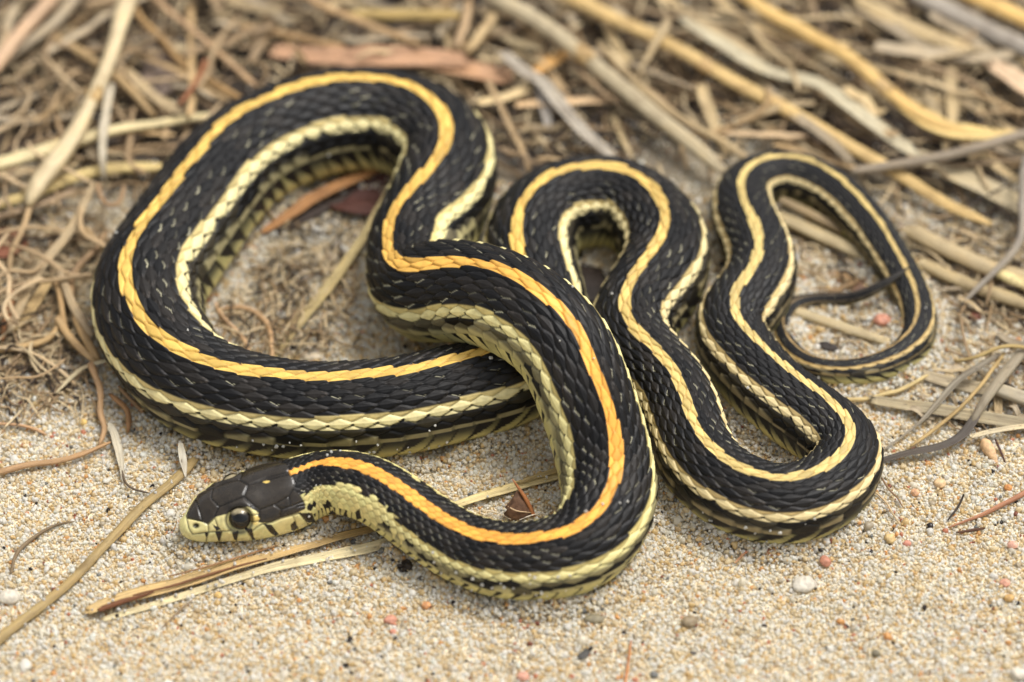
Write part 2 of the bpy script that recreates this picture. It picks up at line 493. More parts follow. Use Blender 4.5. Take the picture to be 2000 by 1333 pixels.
# belly plates: one broad plate a scale long
ib = np.ceil(ph - .25 + 3.2 * np.minimum(np.clip((phis - pe) / (2 * np.pi - 2 * pe), 0, 1), 1 - np.clip((phis - pe) / (2 * np.pi - 2 * pe), 0, 1))[None, :]); qb = ph - .25 + 3.2 * np.minimum(np.clip((phis - pe) / (2 * np.pi - 2 * pe), 0, 1), 1 - np.clip((phis - pe) / (2 * np.pi - 2 * pe), 0, 1))[None, :] - ib + 1.0
hbel = .45 * qb
tb = np.clip((phis - pe) / (2 * np.pi - 2 * pe), 0, 1)[None, :]
height = np.where(is_belly[None, :], hbel, height_d)
scale_amp = np.clip(.042 * Rloc, .015, .32) * (.6 + .4 * sstep(s_all, 25, 60)[:, None])

# colours ----------------------------------------------------
k, i = bk.astype(int), bi.astype(int)
ak = np.abs(k)
h1, h2, h3 = hash2(k + 50, i, 1), hash2(k + 50, i, 2), hash2(k + 50, i, 3)
f = (s_all / LEN)[:, None] * np.ones((1, nv))
sm_ = s_all[:, None] * np.ones((1, nv))
def lerp(a, b, t): return np.asarray(a) * (1 - t[..., None]) + np.asarray(b) * t[..., None]
blackc = lerp(np.array([.0034, .0032, .0034]), np.array([.0190, .0155, .0125]), h1 ** 2.0)
blackc = lerp(blackc, np.array([.011, .0105, .0105]), sstep(f, .62, .85) * .7)
orange = s2l((242, 174, 76)); yel = s2l((224, 185, 96)); pale = s2l((216, 191, 122)); tailc = s2l((176, 148, 100))
st = lerp(orange, yel, sstep(f, .09, .30)); st = lerp(st, pale, sstep(f, .50, .72)); st = lerp(st, tailc, sstep(f, .86, .93)); st = lerp(st, np.array([.075, .06, .045]), sstep(f, .945, .985))
cream = lerp(s2l((226, 214, 150)), s2l((228, 214, 158)), sstep(f, .1, .35)); cream = lerp(cream, s2l((224, 204, 152)), sstep(f, .5, .7)); cream = lerp(cream, s2l((186, 160, 106)), sstep(f, .85, .93)); cream = lerp(cream, np.array([.07, .058, .045]), sstep(f, .95, .985))
olive = lerp(np.array([.034, .028, .018]), np.array([.190, .160, .092]), h2 ** 1.2)
front = 1 - sstep(f, .14, .22)
olive = lerp(olive, np.array([.36, .32, .16]), front * np.clip(.15 + .75 * h2, 0, 1))
Cl = blackc.copy()
jit = (.80 + .30 * h3)[..., None] * (1 + .10 * (vnoise(ph * 2.3 + 0 * r2, r2 * 2.0 + 0 * ph, 77) - .5))[..., None]
gcol = 1 - sstep(edge_gap, 0.02, .19)                          # the dark line itself is finer than the groove
g_ = gcol[..., None]
dline = np.array([.010, .008, .006])
# vertebral stripe: the middle row and the inner halves of the rows beside it
wst = (1.44 - .54 * sstep(sm_, 30, 80) - .12 * sstep(f, .8, .95)) * (.25 + .75 * sstep(sm_, 20.5, 27.5))
ins = (np.abs(r2) < wst + np.where(ak == 0, 1.0, .46 * (h1 - .5))) & (ak <= 1)
seamc = np.array([.60, .46, .30])
Cl = np.where(ins[..., None], st * jit * (.86 + .26 * h2)[..., None] * (1 - g_ * (1 - seamc) * .85), Cl)
# lateral stripe: sixth and seventh row; the upper one fades to tan and then black
t6 = sstep(np.abs(r2), 5.88 + .36 * (h1 - .4), 6.12 + .36 * (h1 - .4))
c6 = lerp(blackc, cream * np.array([.92, .84, .70]), t6) * jit
Cl = np.where((ak == 6)[..., None], c6 * (1 - .34 * g_), Cl)
Cl = np.where((ak == 7)[..., None], cream * 1.06 * (.6 + .4 * jit) * (1 - .34 * g_), Cl)
loedge = (ak == 7) & (np.abs(r2) > 7.30 + .12 * (h2 - .5)) & (edge_gap < .30)
Cl = np.where(loedge[..., None], cream * .30, Cl)
corner = (ak == 7) & (edge_gap < .14 + .12 * h2) & (np.abs(bq) > .39) & (np.abs(r2) > 6.95)
Cl = np.where(corner[..., None], dline, Cl)
# two lowest rows: olive grey with black blotches, the lowest edged with cream
sub = (ak >= 8) & ~is_belly[None, :]
subc = lerp(olive, blackc, sstep(f, .17, .30) * (1 - sstep(f, .86, .93)) * .80 * np.ones_like(h1))
lowedge = np.clip(sstep(np.abs(r2) + .7 * (bq), 8.75, 9.3) * (h1 > .12), 0, 1) * (ak == 9)
subc = lerp(subc, cream * .72, lowedge * (.85 - .35 * sstep(f, .17, .3)))
blot = (hash2(k + 50, i // 2 + (ak == 9), 7) > .66) & (np.abs(r2) < 9.1 + .3 * h3)
subc = np.where(blot[..., None], np.array([.006, .0055, .005]), subc)
topfl = (ak == 8) & (np.abs(r2) < 7.72) & (h3 > .35)
subc = np.where(topfl[..., None], cream * .85, subc)
Cl = np.where(sub[..., None], subc * (1 - .7 * g_), Cl)
# pale skin showing at the edges of some flank scales
fl_p = np.where(ak >= 3, .46, .76) - .18 * np.exp(-((f - .22) / .06) ** 2)
fleck = (edge_gap < .21) & (ak >= 2) & (ak <= 5) & (hash2(k + 50, i, 9) > fl_p) & (bq > -.30) & (bq < .16) & (bd * np.sign(k) > .12)
Cl = np.where(fleck[..., None], s2l((206, 200, 168)) * (.12 + .88 * h2[..., None] ** 1.4), Cl)
# faint pale rims on the free edges of black scales
rim = (bq > .30) & (ak >= 2) & (ak <= 5) & (edge_gap < .22)
Cl = np.where((rim & ~fleck)[..., None], Cl * (1.2 + 2.2 * h3[..., None]) + .006 * h3[..., None], Cl)
# belly
bel = s2l((212, 200, 132)) * (1 - .25 * sstep(f, .55, .9))[..., None] * np.ones((1, nv, 1))
side_t = np.minimum(tb, 1 - tb)
phs = ph - .25 + side_t * 3.2                                    # plate edges slant back where they turn up the flank
ib2 = np.ceil(phs); qs = phs - ib2 + 1.0
hb = hash2(ib2, ib2 * 0 + 3, 5); hb2 = hash2(ib2, ib2 * 0 + 8, 6)
midb = sstep(f, .17, .28)
up_ = 1 - sstep(side_t, .0, .10 + .05 * midb)
wedge = qs < .10 + (.34 * up_ * (hb > .25) + .10 * hb) * (.7 + .9 * midb)
dusk = lerp(np.zeros(3) + .018, np.zeros(3) + .05, hb2 * np.ones((1, nv)))
bel = lerp(bel, dusk, np.clip(up_ * (.5 + .47 * midb) * sstep(hb2 + .7 * midb, .6, .95), 0, 1))
bel = bel * ((.84 + .26 * hb) * (1 - .45 * midb * up_))[..., None]
bel = np.where(wedge[..., None], np.array([.014, .012, .010]), bel)
bel = np.where((qs > .95)[..., None], bel * .5, bel)
Cl = np.where(is_belly[None, :, None], bel, Cl)
# throat and neck: flanks cream with black spots
neck = (np.abs(r2) > 5.0 + 1.2 * (h1 - .5)) & (sm_ < 32 + 9 * h2) & ~is_belly[None, :]
ncol = lerp(s2l((222, 214, 146)), s2l((234, 208, 138)), (h2 * .6) * np.ones_like(f))
ncol = np.where(((h3 > .88) & (np.abs(r2) > 7.2))[..., None], np.array([.012, .01, .009]), ncol)
Cl = np.where(neck[..., None], ncol * jit * (1 - .5 * g_), Cl)

disp = height * scale_amp

# ------------------------------------------------------------------ snake: head shields, traced on the side the photo shows and mirrored
def z1(pts): return np.array([(320 + x * .25, 840 + y * .25) for x, y in pts])
SUT = [z1(q) for q in [
 [(975,345),(830,385),(660,428)], [(590,368),(660,428),(622,520)], [(622,520),(690,585),(745,628)], [(622,520),(530,560),(430,600)],
 [(430,600),(405,650),(395,690)], [(358,455),(375,540),(430,600)], [(372,515),(255,578)], [(240,550),(265,592),(300,715)], [(160,642),(245,558)],
 [(140,640),(168,645),(178,705),(195,775),(222,816)], [(178,690),(300,716),(345,742),(398,690)], [(345,742),(350,802)], [(395,690),(418,752),(442,790)],
 [(222,818),(350,801),(450,793),(520,786)], [(690,785),(760,740),(840,725),(920,692),(1010,667),(1062,650)],
 [(340,804),(330,888)], [(455,795),(430,890)], [(575,800),(560,885)], [(640,775),(700,870)], [(790,736),(900,835)], [(1010,668),(1045,775)], [(1062,650),(1130,740)],
 [(745,626),(860,585),(975,520),(1032,425)], [(1032,425),(1010,360),(975,345)], [(860,585),(920,622),(915,685)], [(975,520),(992,600),(920,622)], [(992,600),(1100,560)], [(1040,602),(1105,590)], [(745,628),(752,722)],
 [(690,600),(742,650)], [(680,668),(736,660)], [(682,722),(742,712)], [(372,515),(360,460)]]]
DARK = z1([(200,540),(170,630),(174,690),(300,722),(345,735),(402,680),(480,662),(555,622),(655,600),(735,640),(742,722),(830,728),(915,690),(1040,648),(1110,610),(1095,545),
           (1195,560),(1262,600),(1305,540),(1320,470),(1450,490),(1560,540),(1560,100),(200,100)])
BARS = [z1(q) for q in [[(320,805),(352,805),(335,855)], [(402,800),(458,795),(430,880)], [(535,795),(585,800),(568,872),(548,850)], [(622,778),(690,765),(712,860),(688,858),(668,805)],
 [(780,738),(842,738),(908,828),(868,826),(828,800)], [(1022,712),(1055,770),(1000,785),(984,742)], [(1050,650),(1155,645),(1185,722),(1118,722)], [(380,735),(445,772),(412,792)],
 [(1285,650),(1320,622),(1342,662),(1308,680)], [(1400,672),(1420,628),(1445,695)], [(1495,642),(1530,615),(1548,692),(1508,702)], [(1240,580),(1285,570),(1290,610),(1255,612)]]]
BOUND = z1([(930,200),(978,330),(1032,415),(1000,470),(1062,500),(1100,560),(1115,620),(1180,680),(1190,735),(1100,800),(1090,900)])
def inpoly(x, y, poly):
    c = np.zeros(x.shape, bool); n = len(poly)
    for a in range(n):
        (x1, y1), (x2, y2) = poly[a], poly[(a + 1) % n]
        cond = ((y1 > y) != (y2 > y)) & (x < (x2 - x1) * (y - y1) / (y2 - y1 + 1e-12) + x1)
        c ^= cond
    return c
def dseg(x, y, pl):
    d = np.full(x.shape, 1e9)
    for (x1, y1), (x2, y2) in zip(pl[:-1], pl[1:]):
        L = (x2 - x1) ** 2 + (y2 - y1) ** 2 + 1e-9
        t = np.clip(((x - x1) * (x2 - x1) + (y - y1) * (y2 - y1)) / L, 0, 1)
        d = np.minimum(d, np.hypot(x - x1 - t * (x2 - x1), y - y1 - t * (y2 - y1)))
    return d
nhd = int(np.searchsorted(s_all, 42.0))
pu, pv, pw = proj(V[:nhd].reshape(-1, 3))
pu = pu.reshape(nhd, nv); pv = pv.reshape(nhd, nv)
view = CAM - V[:nhd]; view /= np.linalg.norm(view, axis=2)[..., None]
facing = (N[:nhd] * view).sum(2)
near = np.sin(phis)[None, :] >= -.02
dsut = np.full((nhd, nv), 1e9)
for pl in SUT: dsut = np.minimum(dsut, dseg(pu, pv, pl))
dark = inpoly(pu, pv, DARK)
bar = np.zeros_like(dark)
for b in BARS: bar |= inpoly(pu, pv, b)
bx = np.interp(pv, BOUND[:, 1], BOUND[:, 0])
shield = sstep(bx - pu, -3, 3)
hid = facing < .03                                                # underside, out of sight: chin and throat
dark &= ~hid; bar &= ~hid; dsut = np.where(hid, 99, dsut)
shield_h = np.where(hid, np.where(s_all[:nhd, None] < 23, 1.0, 0.0), shield)
mir = np.r_[np.arange(len(phi_d))[::-1], len(phi_d) + np.arange(len(phi_v))[::-1]]
def mirror(A): return np.where(near, A, A[:, mir])
dsut, dark, bar, shield_h = map(mirror, (dsut, dark, bar, shield_h))
pum, pvm = mirror(pu), mirror(pv)
headdark = np.array([.0250, .0190, .0125]) * (.8 + .5 * vnoise(pum / 14, pvm / 9, 4))[..., None]
lip = lerp(s2l((216, 211, 146)), s2l((228, 211, 146)), vnoise(pum / 25, pvm / 12, 6))
hcol = np.where(dark[..., None], headdark, lip)
hcol = np.where(bar[..., None], np.array([.011, .009, .008]), hcol)
hcol = hcol * (1 - .88 * np.exp(-(dsut / .95) ** 2))[..., None]
# postoculars, pale fleck on the crown, nostril
pc = np.hypot(pum - (320 + 708 * .25), pvm - (840 + 700 * .25)) < 9.5
hcol = np.where((pc & (dsut > .9))[..., None], s2l((216, 190, 112)), hcol)
fl = ((pum - 520) / 6.5) ** 2 + ((pvm - 941.5) / 3.6) ** 2 < 1
hcol = np.where((fl & near)[..., None], s2l((206, 178, 96)), hcol)
dn = np.hypot((pum - 382.5) / 1.25, pvm - 1027.5)
hcol = hcol * (1 - .93 * sstep(-dn, -7, -3.5))[..., None]
hdisp = -.16 * np.exp(-(dsut / 1.2) ** 2) + .08 * sstep(dsut, 0, 5) - .45 * np.exp(-(dn / 4.2) ** 2)
# eye socket
EU, EV, ER = 467.5, 1015.0, 1.86
de = np.hypot(pum - EU, pvm - EV) * .0775
hdisp = hdisp - .95 * sstep(-de, -2.15, -1.35) + .16 * np.exp(-((de - 2.45) / .4) ** 2)
hcol = hcol * (1 - .85 * np.exp(-((de - 2.0) / .22) ** 2) * (de < 2.6))[..., None]
w = shield_h[..., None]
# scales behind the head take the colour of the traced patches
nk = (bar & (shield_h < .5))
Cl[:nhd] = np.where(nk[..., None], np.array([.012, .01, .009]), Cl[:nhd])
Cl[:nhd] = Cl[:nhd] * (1 - w) + hcol * w
disp[:nhd] = disp[:nhd] * (1 - shield_h) + hdisp * shield_h
# last ring tapers to a point, first ring is a point
disp[:3] = 0; disp[-2:] = 0
VB = V + N * disp[..., None]
RG = np.full((nu, nv), .47)
RG[:nhd] = .47 * (1 - shield_h) + (.19 + .10 * vnoise(pum / 9, pvm / 7, 15)) * shield_h

iu, iv = np.meshgrid(np.arange(nu - 1), np.arange(nv), indexing='ij')
jv = (iv + 1) % nv
Fq = np.stack([iu * nv + iv, iu * nv + jv, (iu + 1) * nv + jv, (iu + 1) * nv + iv], -1).reshape(-1, 4)
base_pt = np.array([Cc[0, 0], Cc[0, 1], 0.0])
snake = bpy.data.objects.new('garter_snake', None)
sc.collection.objects.link(snake)
snake.location = Vector(base_pt * MM)
snake.empty_display_size = .01
tag(snake, 'coiled black garter snake with an orange back stripe and cream side stripes on sand', 'snake')
make_mesh('body', VB.reshape(-1, 3), Fq, M_SKIN, snake, col=Cl.reshape(-1, 3), origin=base_pt, rough=RG.reshape(-1))

# eyes: a ball set into each socket
di = np.where(near & (facing > .1), np.hypot(pu - EU, pv - EV), 1e9)
ii, jj = np.unravel_index(np.argmin(di), di.shape)
for sgn in (1, -1):
    j2 = jj if sgn > 0 else mir[jj]
    pos, nrm = V[ii, j2], N[ii, j2]
    out = nrm + Sd[ii] * .35 * sgn; out /= np.linalg.norm(out)
    cen = pos - nrm * (ER * .76)
    th = np.linspace(0, np.pi, 40); az = np.linspace(0, 2 * np.pi, 49)[:-1]
    fwd = -Tr[ii]
    e1 = fwd - out * (fwd @ out); e1 /= np.linalg.norm(e1); e2 = np.cross(out, e1)
    loc = np.stack([np.sin(th)[:, None] * np.cos(az)[None], np.sin(th)[:, None] * np.sin(az)[None], np.cos(th)[:, None] * np.ones_like(az)[None]], -1)
    Ve = cen + ER * (loc[..., :1] * e1 + loc[..., 1:2] * e2 + loc[..., 2:] * out)
    ang = np.degrees(th)[:, None] * np.ones((1, 48))
    up = loc[..., 0] * (e1 @ Ur[ii]) + loc[..., 1] * (e2 @ Ur[ii])
    iris = lerp(np.array([.016, .012, .009]), s2l((150, 138, 108)), sstep(up, .40, .66))
    fib = .75 + .5 * vnoise(np.broadcast_to(az[None] * 9, ang.shape), ang / 9, 3)
    ce = iris * fib[..., None]
    ce = np.where(((ang > 37) & (ang < 40))[..., None], s2l((150, 120, 76)), ce)
    ce = np.where((ang <= 38)[..., None], np.array([.002, .002, .002]), ce)
    ce = np.where((ang > 66)[..., None], np.array([.006, .005, .005]), ce)
    g0, g1 = np.meshgrid(np.arange(39), np.arange(48), indexing='ij')
    Fe = np.stack([g0 * 48 + g1, (g0 + 1) * 48 + g1, (g0 + 1) * 48 + (g1 + 1) % 48, g0 * 48 + (g1 + 1) % 48], -1).reshape(-1, 4)
    make_mesh('eye', Ve.reshape(-1, 3), Fe, M_EYE, snake, col=ce.reshape(-1, 3), origin=cen)

# ------------------------------------------------------------------ ground: one sheet to the horizon, fine round the snake
g = np.arange(-135, 135.1, 1.5)
o = 135 * np.exp(np.linspace(0, math.log(40000 / 135), 26))[1:]
ax = np.r_[-o[::-1], g, o]
GX, GY = np.meshgrid(ax, ax, indexing='ij')
GZ = ground_z(GX, GY)
n = len(ax)
a0, b0 = np.meshgrid(np.arange(n - 1), np.arange(n - 1), indexing='ij')
Fg = np.stack([a0 * n + b0, (a0 + 1) * n + b0, (a0 + 1) * n + b0 + 1, a0 * n + b0 + 1], -1).reshape(-1, 4)
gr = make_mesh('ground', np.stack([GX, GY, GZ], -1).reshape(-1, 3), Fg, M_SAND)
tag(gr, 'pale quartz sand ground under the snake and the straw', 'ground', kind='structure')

# ------------------------------------------------------------------ sand grains (nobody could count them): points + geometry nodes
def grain_object(name, P, size, tint, vid, label, rad_noise=.34):
    n = len(P)
    me = bpy.data.meshes.new(name)
    me.vertices.add(n); me.vertices.foreach_set('co', (P * MM).astype(np.float32).ravel())
    def at(nm, typ, key, arr):
        a = me.attributes.new(nm, typ, 'POINT'); a.data.foreach_set(key, arr)
    at('scl', 'FLOAT_VECTOR', 'vector', (size * MM).astype(np.float32).ravel())
    at('rot', 'FLOAT_VECTOR', 'vector', (rng.random((n, 3)) * 6.283).astype(np.float32).ravel())
    at('tint', 'FLOAT_COLOR', 'color', np.c_[tint, np.ones(n)].astype(np.float32).ravel())
    at('vid', 'INT', 'value', vid.astype(np.int32))
    ob = bpy.data.objects.new(name, me); sc.collection.objects.link(ob)
    ng = bpy.data.node_groups.new(name + '_nodes', 'GeometryNodeTree')
    ng.interface.new_socket('Geometry', in_out='INPUT', socket_type='NodeSocketGeometry')
    ng.interface.new_socket('Geometry', in_out='OUTPUT', socket_type='NodeSocketGeometry')
    N_, L_ = ng.nodes.new, ng.links.new
    gi, go = N_('NodeGroupInput'), N_('NodeGroupOutput')
    join = N_('GeometryNodeJoinGeometry')
    for q in range(5):
        ico = N_('GeometryNodeMeshIcoSphere'); ico.inputs['Radius'].default_value = 1.0; ico.inputs['Subdivisions'].default_value = 2
        pos = N_('GeometryNodeInputPosition')
        ad = N_('ShaderNodeVectorMath'); ad.operation = 'ADD'; ad.inputs[1].default_value = (q * 7.3, q * 3.1, q * 5.7)
        L_(pos.outputs[0], ad.inputs[0])
        nz = N_('ShaderNodeTexNoise'); nz.inputs['Scale'].default_value = .9; nz.inputs['Detail'].default_value = 1.0
        L_(ad.outputs[0], nz.inputs['Vector'])
        mr = N_('ShaderNodeMapRange'); mr.inputs[1].default_value = .3; mr.inputs[2].default_value = .7; mr.inputs[3].default_value = 1 - rad_noise; mr.inputs[4].default_value = 1 + rad_noise
        L_(nz.outputs[0], mr.inputs[0])
        sc_ = N_('ShaderNodeVectorMath'); sc_.operation = 'SCALE'; L_(pos.outputs[0], sc_.inputs[0]); L_(mr.outputs[0], sc_.inputs['Scale'])
        sp = N_('GeometryNodeSetPosition'); L_(ico.outputs['Mesh'], sp.inputs['Geometry']); L_(sc_.outputs[0], sp.inputs['Position'])
        ss = N_('GeometryNodeSetShadeSmooth'); L_(sp.outputs[0], ss.inputs['Geometry'])
        smt = N_('GeometryNodeSetMaterial'); smt.inputs['Material'].default_value = M_GRAIN; L_(ss.outputs[0], smt.inputs['Geometry'])
        g2 = N_('GeometryNodeGeometryToInstance'); L_(smt.outputs[0], g2.inputs[0]); L_(g2.outputs[0], join.inputs[0])
    def nat(nm, typ):
        a = N_('GeometryNodeInputNamedAttribute'); a.data_type = typ; a.inputs['Name'].default_value = nm
        return [s for s in a.outputs if s.enabled and s.name == 'Attribute'][0]
    iop = N_('GeometryNodeInstanceOnPoints')
    L_(gi.outputs[0], iop.inputs['Points']); L_(join.outputs[0], iop.inputs['Instance'])
    iop.inputs['Pick Instance'].default_value = True
    L_(nat('vid', 'INT'), iop.inputs['Instance Index'])
    L_(nat('rot', 'FLOAT_VECTOR'), iop.inputs['Rotation'])
    L_(nat('scl', 'FLOAT_VECTOR'), iop.inputs['Scale'])
    L_(iop.outputs[0], go.inputs[0])
    md = ob.modifiers.new('grains', 'NODES'); md.node_group = ng
    me.materials.append(M_GRAIN)
    tag(ob, label, 'sand', kind='stuff')
    return ob

PAL = [((243, 239, 229), .35), ((238, 231, 212), .26), ((237, 220, 181), .17), ((230, 204, 150), .09), ((222, 200, 158), .05), ((204, 190, 164), .03),
       ((230, 180, 116), .014), ((216, 150, 116), .005), ((160, 104, 82), .002), ((60, 52, 48), .006), ((140, 140, 134), .004)]
PALC = np.array([s2l(c) for c, _ in PAL]); PALW = np.array([w_ for _, w_ in PAL]); PALW /= PALW.sum()
def grain_tints(n):
    t = PALC[rng.choice(len(PAL), n, p=PALW)]
    return np.clip(t * (.92 + .16 * rng.random((n, 1))), 0, .93)

CXY = A4[::6, :2]; CR = A4[::6, 3]; CZ = A4[::6, 2] - A4[::6, 5]
def snake_dist(x, y, zmax=1e9):
    """plan distance to the snake's flank (negative inside), counting only parts whose belly is lower than zmax"""
    x = np.atleast_1d(x); y = np.atleast_1d(y)
    sel = CZ < zmax
    out = np.empty(len(x))
    for q in range(0, len(x), 4000):
        d = np.hypot(x[q:q+4000, None] - CXY[sel][None, :, 0], y[q:q+4000, None] - CXY[sel][None, :, 1]) - CR[sel][None]
        out[q:q+4000] = d.min(1)
    return out

def lattice(x0, x1, y0, y1, p):
    xs = np.arange(x0, x1, p); ys = np.arange(y0, y1, p * .87)
    XX, YY = np.meshgrid(xs, ys); XX = XX + (np.arange(len(ys)) % 2)[:, None] * p / 2
    XX = XX + rng.normal(0, p * .28, XX.shape); YY = YY + rng.normal(0, p * .28, YY.shape)
    return XX.ravel(), YY.ravel()
gx, gy = lattice(-98, 98, -86, 34, .41)
gx2, gy2 = lattice(-110, 110, 34, 112, .95)
kp = rng.random(len(gx2)) < .10 + .55 * (vnoise(gx2 / 9, gy2 / 9, 61) > .62) * (gy2 < 70)
gx, gy = np.r_[gx, gx2[kp]], np.r_[gy, gy2[kp]]
sdst = snake_dist(gx, gy, 1.0)
keep = (sdst > -2.6) & (rng.random(len(gx)) > .72 * sstep(gy + 34 * (vnoise(gx / 13, gy / 13, 51) - .5) + 16 * (vnoise(gx / 4, gy / 4, 52) - .5), 6, 34) * (gy < 34))
gx, gy, sdst = gx[keep], gy[keep], sdst[keep]
nb = (sdst > -1.2) & (sdst < 1.6)
gx = np.r_[gx, gx[nb] + rng.normal(0, .2, nb.sum()), gx[nb] + rng.normal(0, .2, nb.sum())]
gy = np.r_[gy, gy[nb] + rng.normal(0, .2, nb.sum()), gy[nb] + rng.normal(0, .2, nb.sum())]
lay = np.r_[np.zeros(len(sdst)), np.full(nb.sum(), .38), np.full(nb.sum(), .75)]
sdst = np.r_[sdst, sdst[nb], sdst[nb]]
ng_ = len(gx)
dia = np.clip(np.exp(rng.normal(math.log(.40), .34, ng_)), .2, 1.1)
big = rng.random(ng_) < .007
dia[big] *= 1.7
sz = dia[:, None] * .5 * (1 + rng.normal(0, .16, (ng_, 3)))
# a few heaped grains stand higher; grains banked up along the snake's flank
bank = 2.0 * np.exp(-np.clip(sdst, 0, 9) / 1.0) * (vnoise(gx / 4, gy / 4, 8))
gz = ground_z(gx, gy) + dia * .12 + rng.random(ng_) ** 3 * .34 + bank + lay * (vnoise(gx / 6, gy / 6, 88) * 1.3 - .25)
grain_object('sand_grains', np.c_[gx, gy, gz], sz, grain_tints(ng_), rng.integers(0, 5, ng_), 'loose coarse quartz sand grains, white, honey and rust, covering the ground')

# ------------------------------------------------------------------ dry plant pieces
def polyline3(pts, jitter=0.0, step=.8, smooth=2.2):
    A = np.asarray(pts, float)
    if len(A) > 2: A = catmull(A, 14)
    A, t = resample(A, step)
    if len(A) > 12: 
        B = gsmooth(A, min(smooth, len(A) / 8))
        A = B
    if jitter:
        n = len(A); ph_ = rng.random(6) * 100
        for c, amp in ((0, 1), (1, 1), (2, .5)):
            A[:, c] += jitter * amp * (vnoise(t / 9 + ph_[c], t * 0 + ph_[c + 3], 12) - .5 + .45 * (vnoise(t / 3.5 + ph_[c], t * 0 + ph_[c + 3], 13) - .5))
    return A, t

def strand(name, pts, width, kind, color, mat=None, jitter=.5, twist=0.0, parent=None, collect=None, curl=.25, taper=(0.75, 0.6)):
    """pts in mm; width mm (number or list along the piece). kind: stem (round, ridged), blade (thin channelled leaf), root (thin, lumpy)"""
    step = .9 if kind != 'root' else .7
    A, t = polyline3(pts, jitter, step)
    n = len(A); L = max(t[-1], .1); f_ = t / L
    wd = np.interp(f_, np.linspace(0, 1, len(np.atleast_1d(width))), np.atleast_1d(width)) if np.ndim(width) else np.full(n, float(width))
    end = np.minimum(1, taper[0] + (1 - taper[0]) * f_ / .03) * np.minimum(1, taper[1] + (1 - taper[1]) * (1 - f_) / .04)
    wd = wd * end
    T_ = np.gradient(A, axis=0); T_ /= np.linalg.norm(T_, axis=1)[:, None] + 1e-9
    S_ = np.cross(T_, [0, 0, 1.0]); S_ /= np.linalg.norm(S_, axis=1)[:, None] + 1e-9
    U_ = np.cross(S_, T_)
    sd_ = rng.random() * 100
    if kind == 'blade':
        m = 7
        xs = np.linspace(-1, 1, m)
        x = np.r_[xs, xs[::-1]]
        zt = curl * (xs ** 2) - curl * .3
        th = .14
        z = np.r_[zt + th * .5 * np.sqrt(np.clip(1.04 - xs ** 2, 0, 1)), (zt - th * .5)[::-1]]
        prof = np.stack([x * .5, z * .5], 1)
        wob = 1 + .26 * (vnoise(t[:, None] / 3 + sd_, np.sign(x)[None] * 3 + sd_, 21) - .5)
    else:
        m = 14 if kind == 'stem' else 8
        an = np.arange(m) / m * 2 * np.pi
        rid = 1 + (.07 * np.cos(an * 5 + sd_) + .05 * np.cos(an * 3)) * (kind == 'stem')
        prof = np.stack([np.cos(an) * .5 * rid, np.sin(an) * .5 * rid * (.62 if kind == 'stem' else .85)], 1)
        amp = .10 if kind == 'stem' else .34
        wob = 1 + amp * (vnoise(t[:, None] / (5 if kind == 'stem' else 1.6) + sd_, np.cos(an)[None] * 1.3 + sd_, 22) - .5)
    tw = math.radians(twist) * f_ + math.radians(rng.uniform(-14, 14))
    ct, st_ = np.cos(tw)[:, None], np.sin(tw)[:, None]
    px_, pz_ = prof[:, 0][None] * wob, prof[:, 1][None] * wob
    X_ = (px_ * ct - pz_ * st_) * wd[:, None]; Z_ = (px_ * st_ + pz_ * ct) * wd[:, None]
    # ragged ends
    rag = np.zeros((n, len(prof)))
    rg = (rng.random(len(prof)) - .5) * wd.mean() * .9
    rag[0] = -np.abs(rg); rag[-1] = np.abs(rg[::-1])
    Vs = A[:, None, :] + X_[..., None] * S_[:, None] + Z_[..., None] * U_[:, None] + rag[..., None] * T_[:, None]
    m = len(prof)
    a_, b_ = np.meshgrid(np.arange(n - 1), np.arange(m), indexing='ij')
    F_ = np.stack([a_ * m + b_, a_ * m + (b_ + 1) % m, (a_ + 1) * m + (b_ + 1) % m, (a_ + 1) * m + b_], -1).reshape(-1, 4)
    # caps
    caps = []
    for base in (0, (n - 1) * m):
        for q in range(1, m // 2):
            caps.append([base + q - 1, base + q, base + m - 1 - q, base + m - q])
    F_ = np.r_[F_, np.array(caps)]
    Vs = Vs.reshape(-1, 3)
    arc_v = np.concatenate([np.arange(m // 2 + 1), np.arange(m - m // 2 - 1)[::-1] + 1]) / m * 2
    uv = np.stack([np.repeat(t, m), np.tile(arc_v * float(np.mean(wd)), n) + sd_], 1)
    if collect is not None:
        collect.append((Vs, F_, uv)); return None
    ob = make_mesh(name, Vs, F_, mat or {'stem': M_STEM, 'blade': M_BLADE, 'root': M_ROOT}[kind], parent, uv=uv, origin=A[0])
    ob.color = (*s2l(color), 1)
    return ob

CREAM, TAN, GOLD, GREY, BROWN, PEACH, DARKG, ORANGE, OLIVE, PALE = (212,192,152), (186,164,126), (222,182,104), (170,154,128), (156,132,100), (206,172,138), (92,82,72), (192,134,80), (168,146,98), (226,212,178)

def px(pts, z):
    z = np.interp(np.linspace(0, 1, len(pts)), np.linspace(0, 1, len(np.atleast_1d(z))), np.atleast_1d(z))
    return [unproj(u, v, zz) for (u, v), zz in zip(pts, z)]

